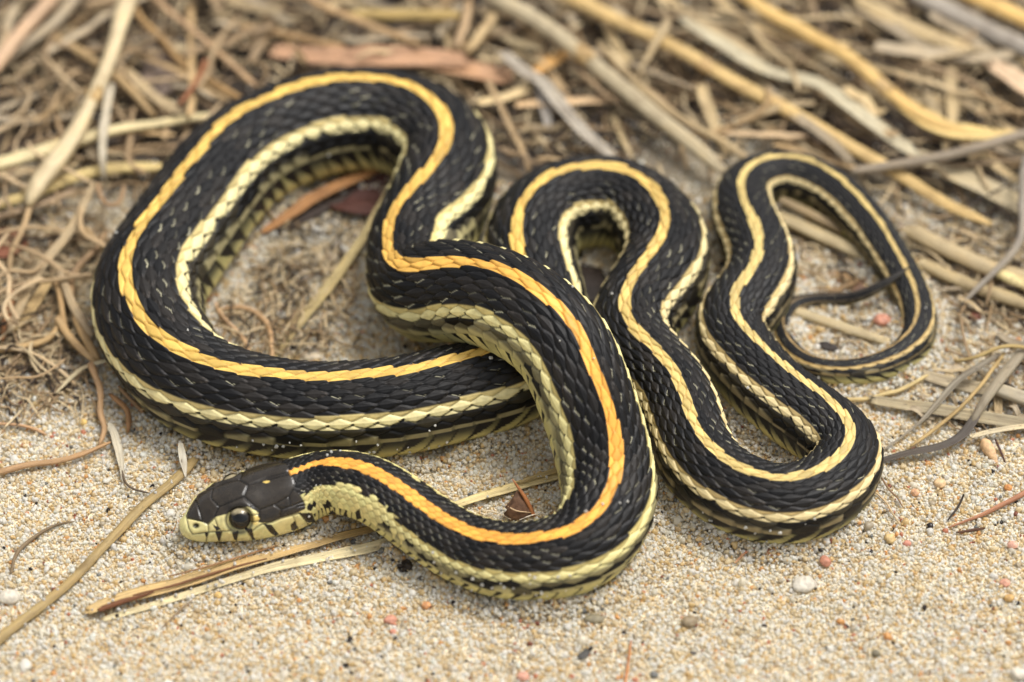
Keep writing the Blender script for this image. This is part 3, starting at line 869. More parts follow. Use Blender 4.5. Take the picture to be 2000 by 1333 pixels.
# name, kind, label, colour, traced pixels, width px, height mm, extra
TR = [
 ('dry_straw','stem','long pale straw slanting up across the tangle, its lower end flushed pink',CREAM,[(262,-60),(249,0),(228,75),(207,144),(180,204),(150,264),(114,315),(69,375),(58,400)],[40,38,28,27,28,36,40,34],[13,11,9,7.5,6,4.5]),
 ('dry_straw','stem','cream straw lying level behind the slanting pale straw, greying toward the snake',(222,204,156),[(-40,330),(0,321),(120,291),(210,264),(300,249),(414,225)],[36,36,34,28,22,17],[4,4.5,4,3,2.5]),
 ('dry_straw','stem','yellowish straw tucked under the pink end of the slanting pale straw',(214,190,128),[(-30,415),(0,402),(60,387),(120,360),(192,336),(318,330)],[22,24,25,26,24],[2.5,3,3,2.2]),
 ('flat_straw','blade','upright grey-white leaf strip hanging across the level cream straw',(196,184,160),[(216,174),(207,234),(198,315),(203,352)],[18,18,17,10],[7,6.5,6,3]),
 ('dry_straw','stem','peach coloured thick straw beside a grey one at the top of the tangle',PEACH,[(120,-30),(99,0),(45,54),(0,120),(-30,160)],[30,31,30,28],[9,8,6.5,6]),
 ('dry_straw','stem','grey weathered straw running alongside the peach coloured straw',GREY,[(160,-25),(138,9),(99,51),(30,99),(-20,150)],[24,25,24,22],[6,6,5,4]),
 ('root_strand','root','tan curved root bending down to the crest of the big loop',(170,136,88),[(262,10),(279,39),(315,75),(345,120),(390,153),(468,189)],[13,16,16,15,14],[6,5,4,3,2.5]),
 ('dry_straw','stem','thin tan stalk crossing behind the curved root toward the big loop',(182,150,112),[(290,-20),(315,6),(375,57),(426,99),(498,162)],[14,14,13,13],[5,5,4.5,4]),
 ('dry_straw','stem','tan stalk leaning under the pale slanting straw toward the snake',(178,150,106),[(99,66),(186,120),(264,186),(300,231)],[18,18,17,14],[4,4.5,4,2.5]),
 ('flat_straw','blade','short broad tan leaf piece ending on the level cream straw',TAN,[(250,140),(300,195),(351,226)],[17,22,18],[4,4,4]),
 ('twig','root','thin reddish twig crossing the curved root',(150,98,66),[(402,118),(381,168),(351,213)],[10,10,9],[5,6,5]),
 ('dry_straw','stem','pale stub of straw behind the curved root',(190,170,132),[(290,104),(330,99),(402,95)],[22,22,20],[2.5,2.5]),
 ('dry_straw','stem','tan crooked stalk reaching down to the pinkish bark strip',(178,146,104),[(600,-15),(618,0),(690,27),(750,54),(819,87)],[16,17,17,14],[6,6,5,5]),
 ('bark_splinter','blade','broad pinkish bark strip behind the crest of the big loop',(192,150,116),[(540,96),(640,103),(800,112),(905,124)],[34,44,46,40],[3,3.5,3.5,3]),
 ('bark_splinter','blade','shorter salmon bark strip with a pale edge beside the first bend of the big loop',(194,152,116),[(842,128),(900,140),(990,152)],[34,46,44],[2.2,2.2,2]),
 ('dry_straw','stem','brown stalk running into the pinkish bark strip',(160,128,86),[(470,48),(540,56),(600,68),(668,84)],[15,16,14],[4,4,4]),
 ('dry_straw','stem','small upright tan stalk standing on the salmon bark strip',(190,160,122),[(915,5),(912,25),(906,60),(890,99)],[17,18,17],[7,5.5,4]),
 ('dry_straw','stem','slanting cream stub leaning beside the small upright stalk',(196,168,122),[(966,38),(940,72),(915,106)],[18,20,18],[5.5,5,4]),
 ('dry_straw','stem','thick olive yellow stem lying level at the back',(176,150,92),[(690,22),(760,26),(894,36)],[28,30,26],[4.5,4.5]),
 ('dry_straw','stem','long grey-tan stem slanting from the back down to the middle loop',(186,170,138),[(935,-25),(968,0),(1070,60),(1190,150),(1280,228),(1412,339)],[36,36,33,33,32,28],[7,6.5,6,5,4]),
 ('dry_straw','stem','golden jointed stem slanting behind the wide pale leaf, cut end pointing to the tail',(214,182,122),[(1085,-22),(1118,0),(1235,51),(1340,102),(1418,147),(1540,216),(1630,267),(1705,309),(1765,339),(1825,381),(1929,437)],[29,29,28,28,28,27,27,26,24,20],[5,5,4.5,3.5,3,2.6,2.2]),
 ('dry_straw','stem','grey stick lying across the golden stems behind the tail loop',(150,136,116),[(2050,252),(2000,264),(1870,294),(1750,315),(1666,333)],[30,28,27,26,22],[7,6.5,6,4.5,3.5]),
 ('dead_leaf_or_shade','blade','wide bleached leaf blade with a bend, lying between two golden stems',(190,179,150),[(1335,38),(1430,97),(1515,142),(1592,158),(1665,212),(1790,296)],[26,36,38,36,37,34],[5,5,5.2,5,4.5,3.5]),
 ('dry_straw','stem','long golden stem whose frayed flat end reaches the grey stick',(214,178,112),[(1440,-20),(1480,6),(1570,57),(1660,111),(1735,174),(1825,232),(1918,266)],[30,30,30,30,27,16],[7,6.5,6,5,4]),
 ('dead_leaf_or_shade','blade','flat golden split sheath beside the frayed golden stem',(226,196,130),[(1735,178),(1825,236),(1905,262),(1988,262)],[22,44,40,8],[5.2,4.6,4.4,4]),
 ('dry_straw','stem','bright golden thick stem in the far corner of the straw',(220,182,112),[(1880,-25),(1930,0),(2000,33),(2060,60)],[38,38,36],[6,6,6]),
 ('dry_straw','stem','thick grey weathered stem beside the bright golden corner stem',(168,158,144),[(1790,-18),(1825,0),(1915,45),(2000,87),(2050,108)],[40,40,40,38],[4,4,4]),
 ('dry_straw','stem','thick tan straw stub parallel to the grey weathered stem',(196,172,128),[(1680,0),(1705,15),(1810,60),(1890,92)],[34,40,40,34],[3.5,3.5,3]),
 ('bark_splinter','blade','pale pinkish flake of bark beside the black charcoal lump',(216,186,152),[(1940,124),(1975,146),(2040,185)],[40,52,50],[4.5,4.5]),
 ('dry_straw','stem','broad greyish tan stem passing under the tail loop',(178,160,122),[(1510,424),(1620,470),(1710,509),(1770,530)],[30,34,33,30],[1.4,1.4,1.3]),
 ('dry_straw','stem','broad tan stem leaving the tail loop toward the forked grey twig',(186,166,128),[(1775,448),(1785,455),(1875,500),(1950,527),(2020,549)],[30,33,33,32],[2.2,2.2,2]),
 ('dry_straw','stem','weathered tan stem lying parallel below the broad tan one beside the tail loop',(176,156,116),[(1800,515),(1890,557),(1995,592),(2040,606)],[28,30,30],[1.5,1.5]),
 ('dry_straw','stem','shadowed short stem across the top of the tail loop',(150,130,96),[(1530,398),(1600,428),(1680,460)],[20,22,22],[2.4,2.2]),
 ('dead_leaf_or_shade','blade','wide grey-cream flat stem under the grey stick',(192,176,142),[(1800,300),(1819,312),(1900,354),(2000,405),(2040,425)],[38,45,46,44],[2.6,2.4,2.2]),
 ('twig','root','grey forked twig standing over the broad tan stems',(150,140,126),[(2000,310),(1996,400),(1992,470),(1950,518),(1900,570),(1878,596)],[18,17,16,15,13,8],[7,6,5,4,2,1]),
 ('dry_straw','stem','short bright cut straw beside the forked twig',(228,208,150),[(1948,530),(1975,543),(2030,570)],[20,24,24],[2.6,2.6]),
 ('dead_leaf_or_shade','blade','dark shrivelled leaf curling from the grey stem to the front bend',(84,76,68),[(1915,800),(1890,845),(1855,872),(1780,887),(1722,906)],[14,20,20,19,15],[2.0,1.6,1.0]),
 ('dry_straw','stem','grey fibrous stem slanting down to the dark shrivelled leaf',(150,138,116),[(2030,650),(2000,689),(1960,740),(1915,800),(1898,830)],[20,22,22,20,14],[4.5,4,3.2,2.5,1.6]),
 ('dead_leaf_or_shade','blade','narrow grey leaf tapering to a thread toward the front bend',(140,130,112),[(1950,700),(1910,724),(1876,746),(1810,818),(1726,884)],[14,18,14,6,5],[4,3.6,2.8,1.4,.8]),
 ('twig','root','thin tan twig beside the tapering grey leaf',(186,158,106),[(1960,700),(1900,779),(1840,830),(1780,877)],[9,9,9,7],[3.2,2.6,1.6,.9]),
 ('root_strand','root','arching yellowish root over the grey fibrous stem',(190,164,108),[(2030,692),(2000,686),(1954,683),(1909,707),(1866,714)],[9,9,8,7],[5,5.5,4.5,2]),
 ('root_strand','root','wavy cream root on the sand beside the tail loop',(214,190,134),[(1645,782),(1702,783),(1726,770),(1756,769),(1790,750),(1810,742)],[9,10,10,10,7],[.7,.9,.9,.8]),
 ('flat_straw','blade','flattened fibrous grey straw beside the wavy root',(166,152,122),[(1706,786),(1790,800),(1870,812),(2000,838),(2040,846)],[20,26,27,26],[1.2,1.3,1.2]),
 ('flat_straw','blade','flattened grey straw half buried below the tail loop',(176,160,130),[(1806,742),(1880,762),(1948,773)],[24,28,24],[.8,.8]),
 ('dry_straw','stem','grey fibrous stump of stem beside the dark shrivelled leaf',(172,160,136),[(1940,766),(1990,782),(2050,800)],[28,34,34],[2.0,2.0]),
 ('flat_straw','blade','frayed pale straw shred above the pinkish spikelet',(204,188,154),[(1900,858),(1950,848),(2000,842),(2040,836)],[12,14,13],[1.6,1.6]),
 ('dry_straw','stem','tan straw lying flat inside the tail loop',(186,168,130),[(1545,612),(1650,647),(1745,678)],[22,25,20],[.7,.7,.6]),
 ('twig','root','thin reddish brown twig on the open sand beyond the spikelet',(176,124,92),[(2030,956),(2000,971),(1930,1004),(1855,1037)],[12,11,8,4],[.9,.7,.4]),
 ('twig','root','tiny dark twig beside the thin reddish brown twig',(96,66,48),[(1921,1039),(1895,1043),(1868,1047)],[6,6,5],[.5,.5]),
 ('twig','root','tiny blackened twig standing in the sand near the spikelet',(60,50,42),[(1878,968),(1868,992),(1849,1020)],[5,5,4],[1.8,.9,.3]),
 ('flat_straw','blade','flat yellow straw under the chin with a brown split tip',(204,174,120),[(176,1188),(236,1166),(341,1138),(450,1107),(560,1077),(650,1050),(740,1030)],[34,40,40,37,32,27],[.75,.8,.75,.7,.6]),
 ('flat_straw','blade','pale cream strip split from the flat yellow straw under the neck',(222,206,162),[(205,1203),(330,1168),(450,1131),(560,1103),(660,1083),(770,1060),(830,1045)],[12,14,15,20,22,20],[.5,.5,.55,.5]),
 ('dry_straw','stem','long olive brown stem half buried in the sand beside the head',(166,142,94),[(-40,1285),(0,1244),(66,1191),(131,1139),(197,1073),(236,1034),(276,989),(328,950),(367,912),(404,860)],[22,22,22,21,20,22,20,22,18],[.5,.6,.6,.7,.7,.8]),
 ('root_strand','root','thin curved grey root on open sand beside the olive brown stem',(132,112,84),[(22,1120),(31,1081),(68,1050),(118,1021),(146,1017)],[6,8,8,6,4],[.5,.6,.5]),
 ('root_strand','root','orange brown root lying on sand with a split end',(180,144,104),[(-30,934),(0,926),(66,905),(131,894),(215,865)],[15,14,13,12,7],[1.0,1.2,1.0]),
 ('root_strand','root','kinked orange root hanging from the tangle beside the big loop',(182,146,106),[(178,715),(181,729),(199,768),(194,813),(210,839),(194,864)],[15,14,13,12,9],[3,2.4,1.6,1.2,.8]),
 ('root_strand','root','pale tan root curling along the sand into the tangle',(196,164,114),[(-30,690),(0,682),(66,672),(105,652),(118,612)],[15,14,14,13],[1.4,1.6,2,2.4]),
 ('dry_straw','stem','tan stalk slanting down to the flank of the big loop',(186,154,108),[(112,618),(131,650),(163,684),(184,705)],[15,16,16,13],[3,2.8,2.2]),
 ('dry_straw','stem','second tan stalk pressed against the flank of the big loop',(180,148,102),[(146,608),(163,650),(190,700)],[17,18,15],[3.6,3,2.4]),
 ('dead_leaf_or_shade','blade','small curled pale leaf crossing the foot of the tangle',(206,190,152),[(206,707),(185,712),(157,722),(113,768)],[11,14,12,6],[3.2,3,2,.9]),
 ('root_strand','root','thin orange rootlet on sand behind the orange brown root',(188,150,112),[(-20,822),(0,823),(52,828),(89,845)],[7,7,7,6],[.6,.7,.6]),
 ('dead_leaf_or_shade','blade','small translucent white sheath hanging over the olive brown stem',(220,212,192),[(352,868),(356,890),(361,928)],[13,17,5],[3.2,2.4,1.0]),
 ('dead_leaf_or_shade','blade','pale grey leaf scrap trailing a thread on the sand',(196,186,164),[(216,828),(226,850),(234,886),(239,940)],[14,19,14,4],[1.2,1.2,.8,.5]),
 ('root_strand','root','dark wiry rootlet curled on the sand near the snout',(96,82,66),[(240,920),(247,942),(262,955),(290,963)],[5,5,5,4],[.8,.8,.6]),
 ('root_strand','root','brown root dropping from the flank of the big loop',(168,126,84),[(214,770),(247,797),(250,822),(249,838)],[11,12,12,9],[2.2,1.6,.8]),
 ('root_strand','root','slender brown root against the belly of the big loop',(160,126,90),[(232,752),(262,782),(278,797),(286,834)],[8,9,8,6],[2.6,2,1.2,.6]),
 ('root_strand','root','tan root dropping from the pink straw end',(186,158,118),[(62,392),(48,452),(27,491),(20,530)],[13,12,11,9],[4,3,2,1.4]),
 ('dry_straw','stem','grey brown stalk passing beneath the pink straw end',(160,136,106),[(-30,436),(0,425),(60,412),(150,374)],[15,14,14,12],[2.4,2.6,2.4]),
 ('flat_straw','blade','long grey-tan blade slanting through the tangle',(182,160,124),[(184,360),(135,455),(75,527),(40,600),(20,650)],[14,19,18,16],[4.5,4,3.2,2]),
 ('root_strand','root','hooked brown root beside the outer flank of the big loop',(158,130,96),[(210,452),(192,482),(150,518),(138,560),(142,600)],[12,14,14,12],[4.5,4,3.4,2.6]),
 ('root_strand','root','short root ending at the hooked brown root',(170,142,102),[(166,444),(180,462),(196,480)],[13,14,12],[5,4.5,4.2]),
 ('dry_straw','stem','straight greyish stalk leaning on the flank of the big loop',(180,158,124),[(118,530),(150,605),(180,648)],[15,17,14],[4,4,3.6]),
 ('root_strand','root','bent tan root below the straight greyish stalk',(178,146,102),[(108,545),(114,565),(124,630),(140,664),(170,692)],[12,12,12,11],[3.4,3,2.2,1.8]),
 ('dead_leaf_or_shade','blade','broad sandy leaf strip lying on the sand beside the tangle',(190,162,112),[(98,540),(60,605),(22,648)],[18,26,20],[1.8,1.4,.9]),
 ('bark_splinter','blade','small orange splinter of bark on the sand',(194,134,86),[(28,570),(16,615),(5,664)],[12,14,9],[1.2,.9]),
 ('root_strand','root','looped rootlet curled over itself beside the big loop',(172,140,104),[(190,362),(200,395),(216,408),(236,394),(241,366)],[10,10,10,9],[5,4.5,4.5,5.5]),
 ('flat_straw','blade','olive straw blade slanting across the sand inside the big loop',(188,168,118),[(775,350),(728,435),(649,546),(589,615),(526,694)],[16,20,24,30,28],[3.5,3,2,1.4,1.0]),
 ('bark_splinter','blade','orange brown bark splinter in the shade inside the big loop',(170,122,74),[(752,326),(744,331),(633,382),(517,454)],[18,24,26,16],[2.2,2,1.2]),
 ('root_strand','root','tan rootlet bending down to the near side of the big loop',(196,160,120),[(408,570),(438,615),(473,650),(489,692)],[9,10,10,8],[1.4,1.2,1.0]),
 ('root_strand','root','arched tan rootlet beside the bending one inside the big loop',(200,164,122),[(432,594),(462,588),(492,596),(523,628),(533,694)],[9,10,10,9],[1.2,2.2,2,1.2]),
 ('root_strand','root','short pale rootlet at the foot of the olive straw blade',(186,166,126),[(602,632),(590,662),(568,690)],[7,7,6],[1.2,1.0]),
 ('flat_straw','blade','cream straw lying on the sand between the neck and the front loop',(224,204,150),[(850,1008),(896,991),(1001,955),(1100,926),(1160,906)],[20,24,24,22],[.6,.7,.8]),
 ('flat_straw','blade','thin tan strip above the cream straw beside the husk',(196,172,118),[(1010,948),(1050,934),(1100,913),(1150,895)],[8,12,12],[1.0,1.0]),
 ('root_strand','root','hair-thin white rootlet curving beside the husk',(214,200,176),[(945,998),(975,1003),(999,1016)],[3.4,3.4,3],[1.0,.8]),
 ('root_strand','root','thin straw thread stuck in the sand at the front',(196,132,84),[(1232,1246),(1227,1290),(1219,1345)],[4,5,5],[.9,.5,.3]),
 ('root_strand','root','wiry brown rootlet at the foot of the outer bend',(140,112,82),[(1722,938),(1738,962),(1752,975),(1764,996)],[5,5,4,3],[1.6,1.0,.6]),
 ('root_strand','root','pale hair root at the foot of the outer bend',(196,170,132),[(1700,958),(1730,985),(1742,1010),(1752,1030)],[4,5,4,3],[1.4,.9,.6]),
 ('root_strand','root','short tan rootlet beside the brick red pebble',(186,140,104),[(1438,1100),(1456,1082),(1478,1072),(1496,1070)],[4,5,6,5],[.6,.9,1.1]),
 ('root_strand','root','faint grey rootlet on the sand in front of the flat yellow straw',(150,128,98),[(318,1222),(346,1196),(362,1180),(378,1168)],[3,5,5,3],[.4,.5,.5]),
 ('dead_leaf_or_shade','blade','grey leaf strip bent down between the middle loop and the bark strips',(176,166,150),[(985,110),(1020,140),(1058,158),(1100,215),(1150,268),(1196,308)],[24,26,26,24,22],[5,5,4.5,3.5,2.5]),
 ('dead_leaf_or_shade','blade','short grey strip hanging below the bent leaf strip',(168,160,150),[(1054,160),(1062,200),(1070,252)],[26,24,14],[4,3,2]),
 ('flat_straw','blade','bright orange straw piece wedged behind the bent grey strip',(206,158,92),[(1048,142),(1080,122),(1112,108)],[24,28,26],[3.4,3.4]),
 ('flat_straw','blade','pale pinkish straw lying level behind the middle loop',(212,180,138),[(1010,208),(1100,200),(1205,198)],[18,22,20],[2.8,2.8]),
 ('flat_straw','blade','cream straw piece wedged beside the salmon bark strip',(220,194,146),[(940,205),(980,195),(1035,172)],[22,26,24],[2.6,3]),
 ('twig','root','forked pale twig leaning on the golden jointed stem',(186,164,126),[(1304,40),(1286,75),(1262,115),(1247,150)],[16,17,14,10],[7,6.5,5,3.5]),
 ('dry_straw','stem','thin tan stalk running beside the long grey-tan stem to the tail',(176,154,116),[(1170,90),(1240,165),(1330,235),(1420,285),(1480,330)],[12,15,15,15],[4.2,4,3.4,2.8]),
 ('root_strand','root','crooked brown twiglet hooked over the golden jointed stem',(170,142,102),[(1372,268),(1430,250),(1480,228),(1506,195),(1500,170)],[12,13,12,12],[2.6,3.2,4.6,5]),
 ('flat_straw','blade','flat pinkish straw lying level behind the tail loop',(206,178,140),[(1395,262),(1470,267),(1574,270)],[14,16,14],[2.4,2.4]),
]
def keepclear(A, w):
    return True
made = {}
for name, kind, label, colr, pts, wpx, z in TR:
    P3 = px(pts, z)
    P3 = [p_ + np.array([0, 0, float(ground_z(p_[0], p_[1])) + .30]) for p_ in P3]
    if max(np.atleast_1d(z)) < 1.0: P3 = [p_ - np.array([0, 0, .10]) for p_ in P3]
    sc_ = mmpx(np.mean(P3, axis=0))
    gz_ = ground_z(np.array([p[0] for p in P3]), np.array([p[1] for p in P3]))
    wmm = np.atleast_1d(wpx) * sc_
    if kind == 'root':
        ob = strand(name, P3, wmm, 'root', colr, jitter=.5)
    else:
        ob = strand(name, P3, wmm, kind, colr, jitter=.22, curl=.22 if kind == 'blade' else .2, twist=random.uniform(-12, 12) if kind == 'blade' else 0)
    tag(ob, label, {'dry_straw': 'straw', 'flat_straw': 'straw', 'dead_leaf_or_shade': 'leaf', 'bark_splinter': 'bark', 'root_strand': 'root', 'twig': 'twig'}[name])
    made[label] = (ob, P3, wmm)

ob, P3, wmm = made['flat yellow straw under the chin with a brown split tip']
strand('torn_split', [p_ + np.array([0, -.25, .30]) for p_ in px([(196,1192),(236,1176),(300,1156)], .8)], [.9, .8, .3], 'root', (112, 70, 42), parent=ob, jitter=.3)
strand('torn_split', [p_ + np.array([0, -.1, .22]) for p_ in px([(262,1164),(350,1141),(450,1112),(520,1092)], .8)], [.3, .45, .4, .2], 'root', (120, 82, 54), parent=ob, jitter=.4)
strand('torn_split', [p_ + np.array([0, .5, .26]) for p_ in px([(330,1134),(420,1108),(540,1074)], .8)], [.2, .35, .2], 'root', (150, 112, 74), parent=ob, jitter=.4)

# joints on the golden jointed stem and darker node rings on two others
def node_ring(ob, P3, wmm, at_, colr):
    A, t = polyline3(P3, 0, .9)
    q = int(len(A) * at_)
    w_ = float(np.interp(at_, np.linspace(0, 1, len(wmm)), wmm))
    pts = [A[max(q - 1, 0)], A[q], A[min(q + 1, len(A) - 1)]]
    o = strand('node_joint', pts, [w_ * 1.02, w_ * 1.16, w_ * 1.04], 'stem', colr, jitter=0, parent=ob, taper=(1, 1))
    return o

for lab, ats in (('golden jointed stem slanting behind the wide pale leaf, cut end pointing to the tail', (.36, .52)),
                 ('long pale straw slanting up across the tangle, its lower end flushed pink', (.55,)),
                 ('long golden stem whose frayed flat end reaches the grey stick', (.62,)),
                 ('long grey-tan stem slanting from the back down to the middle loop', (.42,))):
    ob, P3, wmm = made[lab]
    for a_ in ats: node_ring(ob, P3, wmm, a_, (190, 158, 106))

# ---- look-alikes that only their place tells apart, and the litter mass below them
def clear_of_snake(A, w, zmargin=.4):
    d = snake_dist(A[:, 0], A[:, 1], 99)
    return bool((d > w * .5 + .2).all())

def rand_piece(uv0, ang, length_px, bend, z0, n=5):
    """a bent line starting from a pixel, ang in degrees in the picture plane laid on the ground"""
    P0 = unproj(uv0[0], uv0[1], z0)
    L = length_px * mmpx(P0)
    a = math.radians(ang); pts = []
    p = P0.copy(); p = p - np.array([math.cos(a), math.sin(a), 0]) * L / 2
    for q in range(n):
        pts.append(p.copy())
        a += math.radians(rng.normal(0, bend))
        p = p + np.array([math.cos(a), math.sin(a), 0]) * L / (n - 1)
        p[2] = max(.3, z0 + rng.normal(0, .5))
    return pts

CW = {BROWN: 'brown', TAN: 'tan', GREY: 'grey', CREAM: 'cream'}
FAM = [
 # group, name, kind, label, count, zone(u0,v0,u1,v1), angle mean/sd, length px, width px, colours, z range, bend
 ('rootlets in the tangle beside the big loop','rootlet','root','thin curled {} rootlet in the tangle beside the big loop',62,(-40,60,420,700),(75,60),(90,280),(5,12),[BROWN,(178,154,120),(166,142,108),(192,168,132)],(1.0,6.0),24),
 ('loose straws in the tangle beside the big loop','loose_straw','blade','loose {} weathered straw piece in the tangle beside the big loop',30,(-60,-40,460,380),(60,55),(110,280),(10,20),[TAN,GREY,(178,150,108),BROWN],(.8,5.0),10),
 ('stalk pieces on the leaf mould behind the big loop','dry_stalk','blade','short {} stalk piece on leaf mould behind the big loop',34,(440,-50,1000,130),(-15,45),(70,220),(9,20),[TAN,BROWN,(166,138,98),GREY],(.6,4.0),9),
 ('flattened straws behind the middle and tail loops','flattened_straw','blade','flattened {} straw behind the middle and tail loops',60,(960,-50,2040,330),(-38,22),(90,300),(10,26),[TAN,GREY,(190,170,132),(204,180,136),(176,150,112)],(.6,4.2),6),
 ('thin stalks behind the middle and tail loops','thin_stalk','stem','thin {} stalk lying among the flat straws behind the tail loop',40,(960,-50,2040,420),(-36,30),(80,240),(7,13),[TAN,CREAM,(180,152,110),BROWN],(1.4,5.0),9),
 ('straw scraps beside the tail loop','straw_scrap','blade','small {} straw scrap on the ground beside the tail loop',26,(1640,430,2040,860),(-25,40),(40,120),(7,18),[GREY,TAN,(160,140,108),(150,132,104)],(.4,1.8),8),
]
allowed_poly = np.array([(-200,-200),(2200,-200),(2200,870),(1850,860),(1760,800),(1500,650),(1000,480),(700,690),(420,720),(260,860),(60,830),(-200,900)], float)
for grp, name, kind, label, cnt, zone, (am, asd), (l0, l1), (w0, w1), cols, (zlo, zhi), bend in FAM:
    done = tries = 0
    while done < cnt and tries < cnt * 14:
        tries += 1
        u, v = rng.uniform(zone[0], zone[2]), rng.uniform(zone[1], zone[3])
        z0 = rng.uniform(zlo, zhi)
        pts = rand_piece((u, v), rng.normal(am, asd), rng.uniform(l0, l1), bend, z0)
        wp = rng.uniform(w0, w1) * mmpx(pts[2])
        A, _ = polyline3(pts, 0, 1.5)
        uu, vv, _ = proj(A)
        if not inpoly(uu, vv, allowed_poly).all() or not clear_of_snake(A, wp): continue
        ci = int(rng.integers(len(cols))); c = np.array(cols[ci]) * rng.uniform(.9, 1.12)
        ob = strand(name, pts, [wp, wp, wp * .8], kind, c, jitter=.7 if kind == 'root' else .4, twist=rng.uniform(-40, 40) if kind == 'blade' else 0)
        tag(ob, label.format(CW.get(cols[ci]) or {0: 'dark tan', 1: 'pale tan', 2: 'dull tan', 3: 'beige', 4: 'sandy'}[ci]), {'root': 'root', 'stem': 'straw', 'blade': 'straw'}[kind], grp)
        done += 1

# litter mass: too much and too fine to count
ZONES = [(-60, 420, 190, 800), (-60, 420, 190, 800), (420, 420, 720, 690), (1690, 440, 2060, 850), (1690, 440, 2060, 850), (1500, 430, 1760, 690)]
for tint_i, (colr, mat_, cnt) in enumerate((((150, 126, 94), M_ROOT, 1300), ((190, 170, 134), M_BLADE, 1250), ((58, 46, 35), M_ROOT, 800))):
    coll = []
    tries = 0
    while len(coll) < cnt and tries < cnt * 10:
        tries += 1
        u, v = rng.uniform(-120, 2120), rng.uniform(-160, 760) if rng.random() < .6 else rng.uniform(-160, 250)
        zoned = rng.random() < .44
        if zoned:
            q0 = ZONES[rng.integers(len(ZONES))]; u, v = rng.uniform(q0[0], q0[2]), rng.uniform(q0[1], q0[3])
        left = u < 720
        z0 = rng.uniform(.1, .9) if zoned else rng.uniform(.1, 2.4)
        pts = rand_piece((u, v), rng.normal(70 if left else -35, 60 if left else 40), rng.uniform(30, 150), 22 if left else 12, z0)
        wp = rng.uniform(1.8, 5 if zoned else 8) * mmpx(pts[2])
        A, _ = polyline3(pts, 0, 1.5)
        uu, vv, _ = proj(A)
        if not inpoly(uu, vv, allowed_poly).all() or not clear_of_snake(A, wp): continue
        if not zoned and 350 < u < 900 and 300 < v < 720 and rng.random() < .75: continue
        strand('litter', pts, [wp, wp, wp * .7], 'blade' if mat_ is M_BLADE else 'root', colr, jitter=.7, collect=coll)
    off = 0; Vs, Fs, Us = [], [], []
    for v_, f_, u_ in coll:
        Vs.append(v_); Fs.append(f_ + off); Us.append(u_); off += len(v_)
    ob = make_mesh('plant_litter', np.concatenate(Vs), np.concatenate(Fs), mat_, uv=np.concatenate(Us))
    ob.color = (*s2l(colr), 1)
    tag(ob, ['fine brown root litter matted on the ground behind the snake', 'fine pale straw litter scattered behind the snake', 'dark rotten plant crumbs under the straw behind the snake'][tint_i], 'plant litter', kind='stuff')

# ------------------------------------------------------------------ pebbles, chips, seeds
def pebble(u, v, wpx_, hpx_, colr, label, name='pebble', cat='pebble', ang=0, facet=.18, zsq=.7, seed=0, smooth=True, group=None, sink=.45, rough=.03):
    P0 = unproj(u, v, .6)
    s_ = mmpx(P0)
    P0[2] = float(ground_z(P0[0], P0[1]))
    nlat, nlon = 14, 20
    th = np.linspace(0.02, np.pi - .02, nlat); az = np.arange(nlon) / nlon * 2 * np.pi
    d = np.stack([np.sin(th)[:, None] * np.cos(az), np.sin(th)[:, None] * np.sin(az), np.cos(th)[:, None] * np.ones(nlon)], -1)
    rr_ = np.ones((nlat, nlon))
    r_ = np.random.default_rng(seed + 400)
    for q in range(9):                                     # chop flats off the ball
        nn = r_.normal(size=3); nn /= np.linalg.norm(nn)
        rr_ = np.minimum(rr_, (1 - facet * r_.uniform(.3, 1)) / np.maximum((d @ nn), .05))
    rr_ *= 1 + rough * r_.normal(size=rr_.shape)
    hy = hpx_ * s_ / (0.73 + .35 * zsq)
    S_ = np.array([wpx_ * s_ / 2, hy / 2, hy / 2 * zsq])
    a_ = math.radians(ang)
    L = d * rr_[..., None] * S_
    x = L[..., 0] * math.cos(a_) - L[..., 1] * math.sin(a_); y = L[..., 0] * math.sin(a_) + L[..., 1] * math.cos(a_)
    Vp = np.stack([x, y, L[..., 2] + S_[2] * (1 - sink)], -1) + P0
    a0_, b0_ = np.meshgrid(np.arange(nlat - 1), np.arange(nlon), indexing='ij')
    Fp = np.stack([a0_ * nlon + b0_, (a0_ + 1) * nlon + b0_, (a0_ + 1) * nlon + (b0_ + 1) % nlon, a0_ * nlon + (b0_ + 1) % nlon], -1).reshape(-1, 4)
    ob = make_mesh(name, Vp.reshape(-1, 3), Fp, M_STONE, origin=P0, smooth=smooth)
    colr = np.array(colr) * .72 + np.mean(colr) * .28 + np.array([6, 2, -4])
    ob.color = (*s2l(np.clip(colr, 5, 250)), 1)
    return tag(ob, label, cat, group)

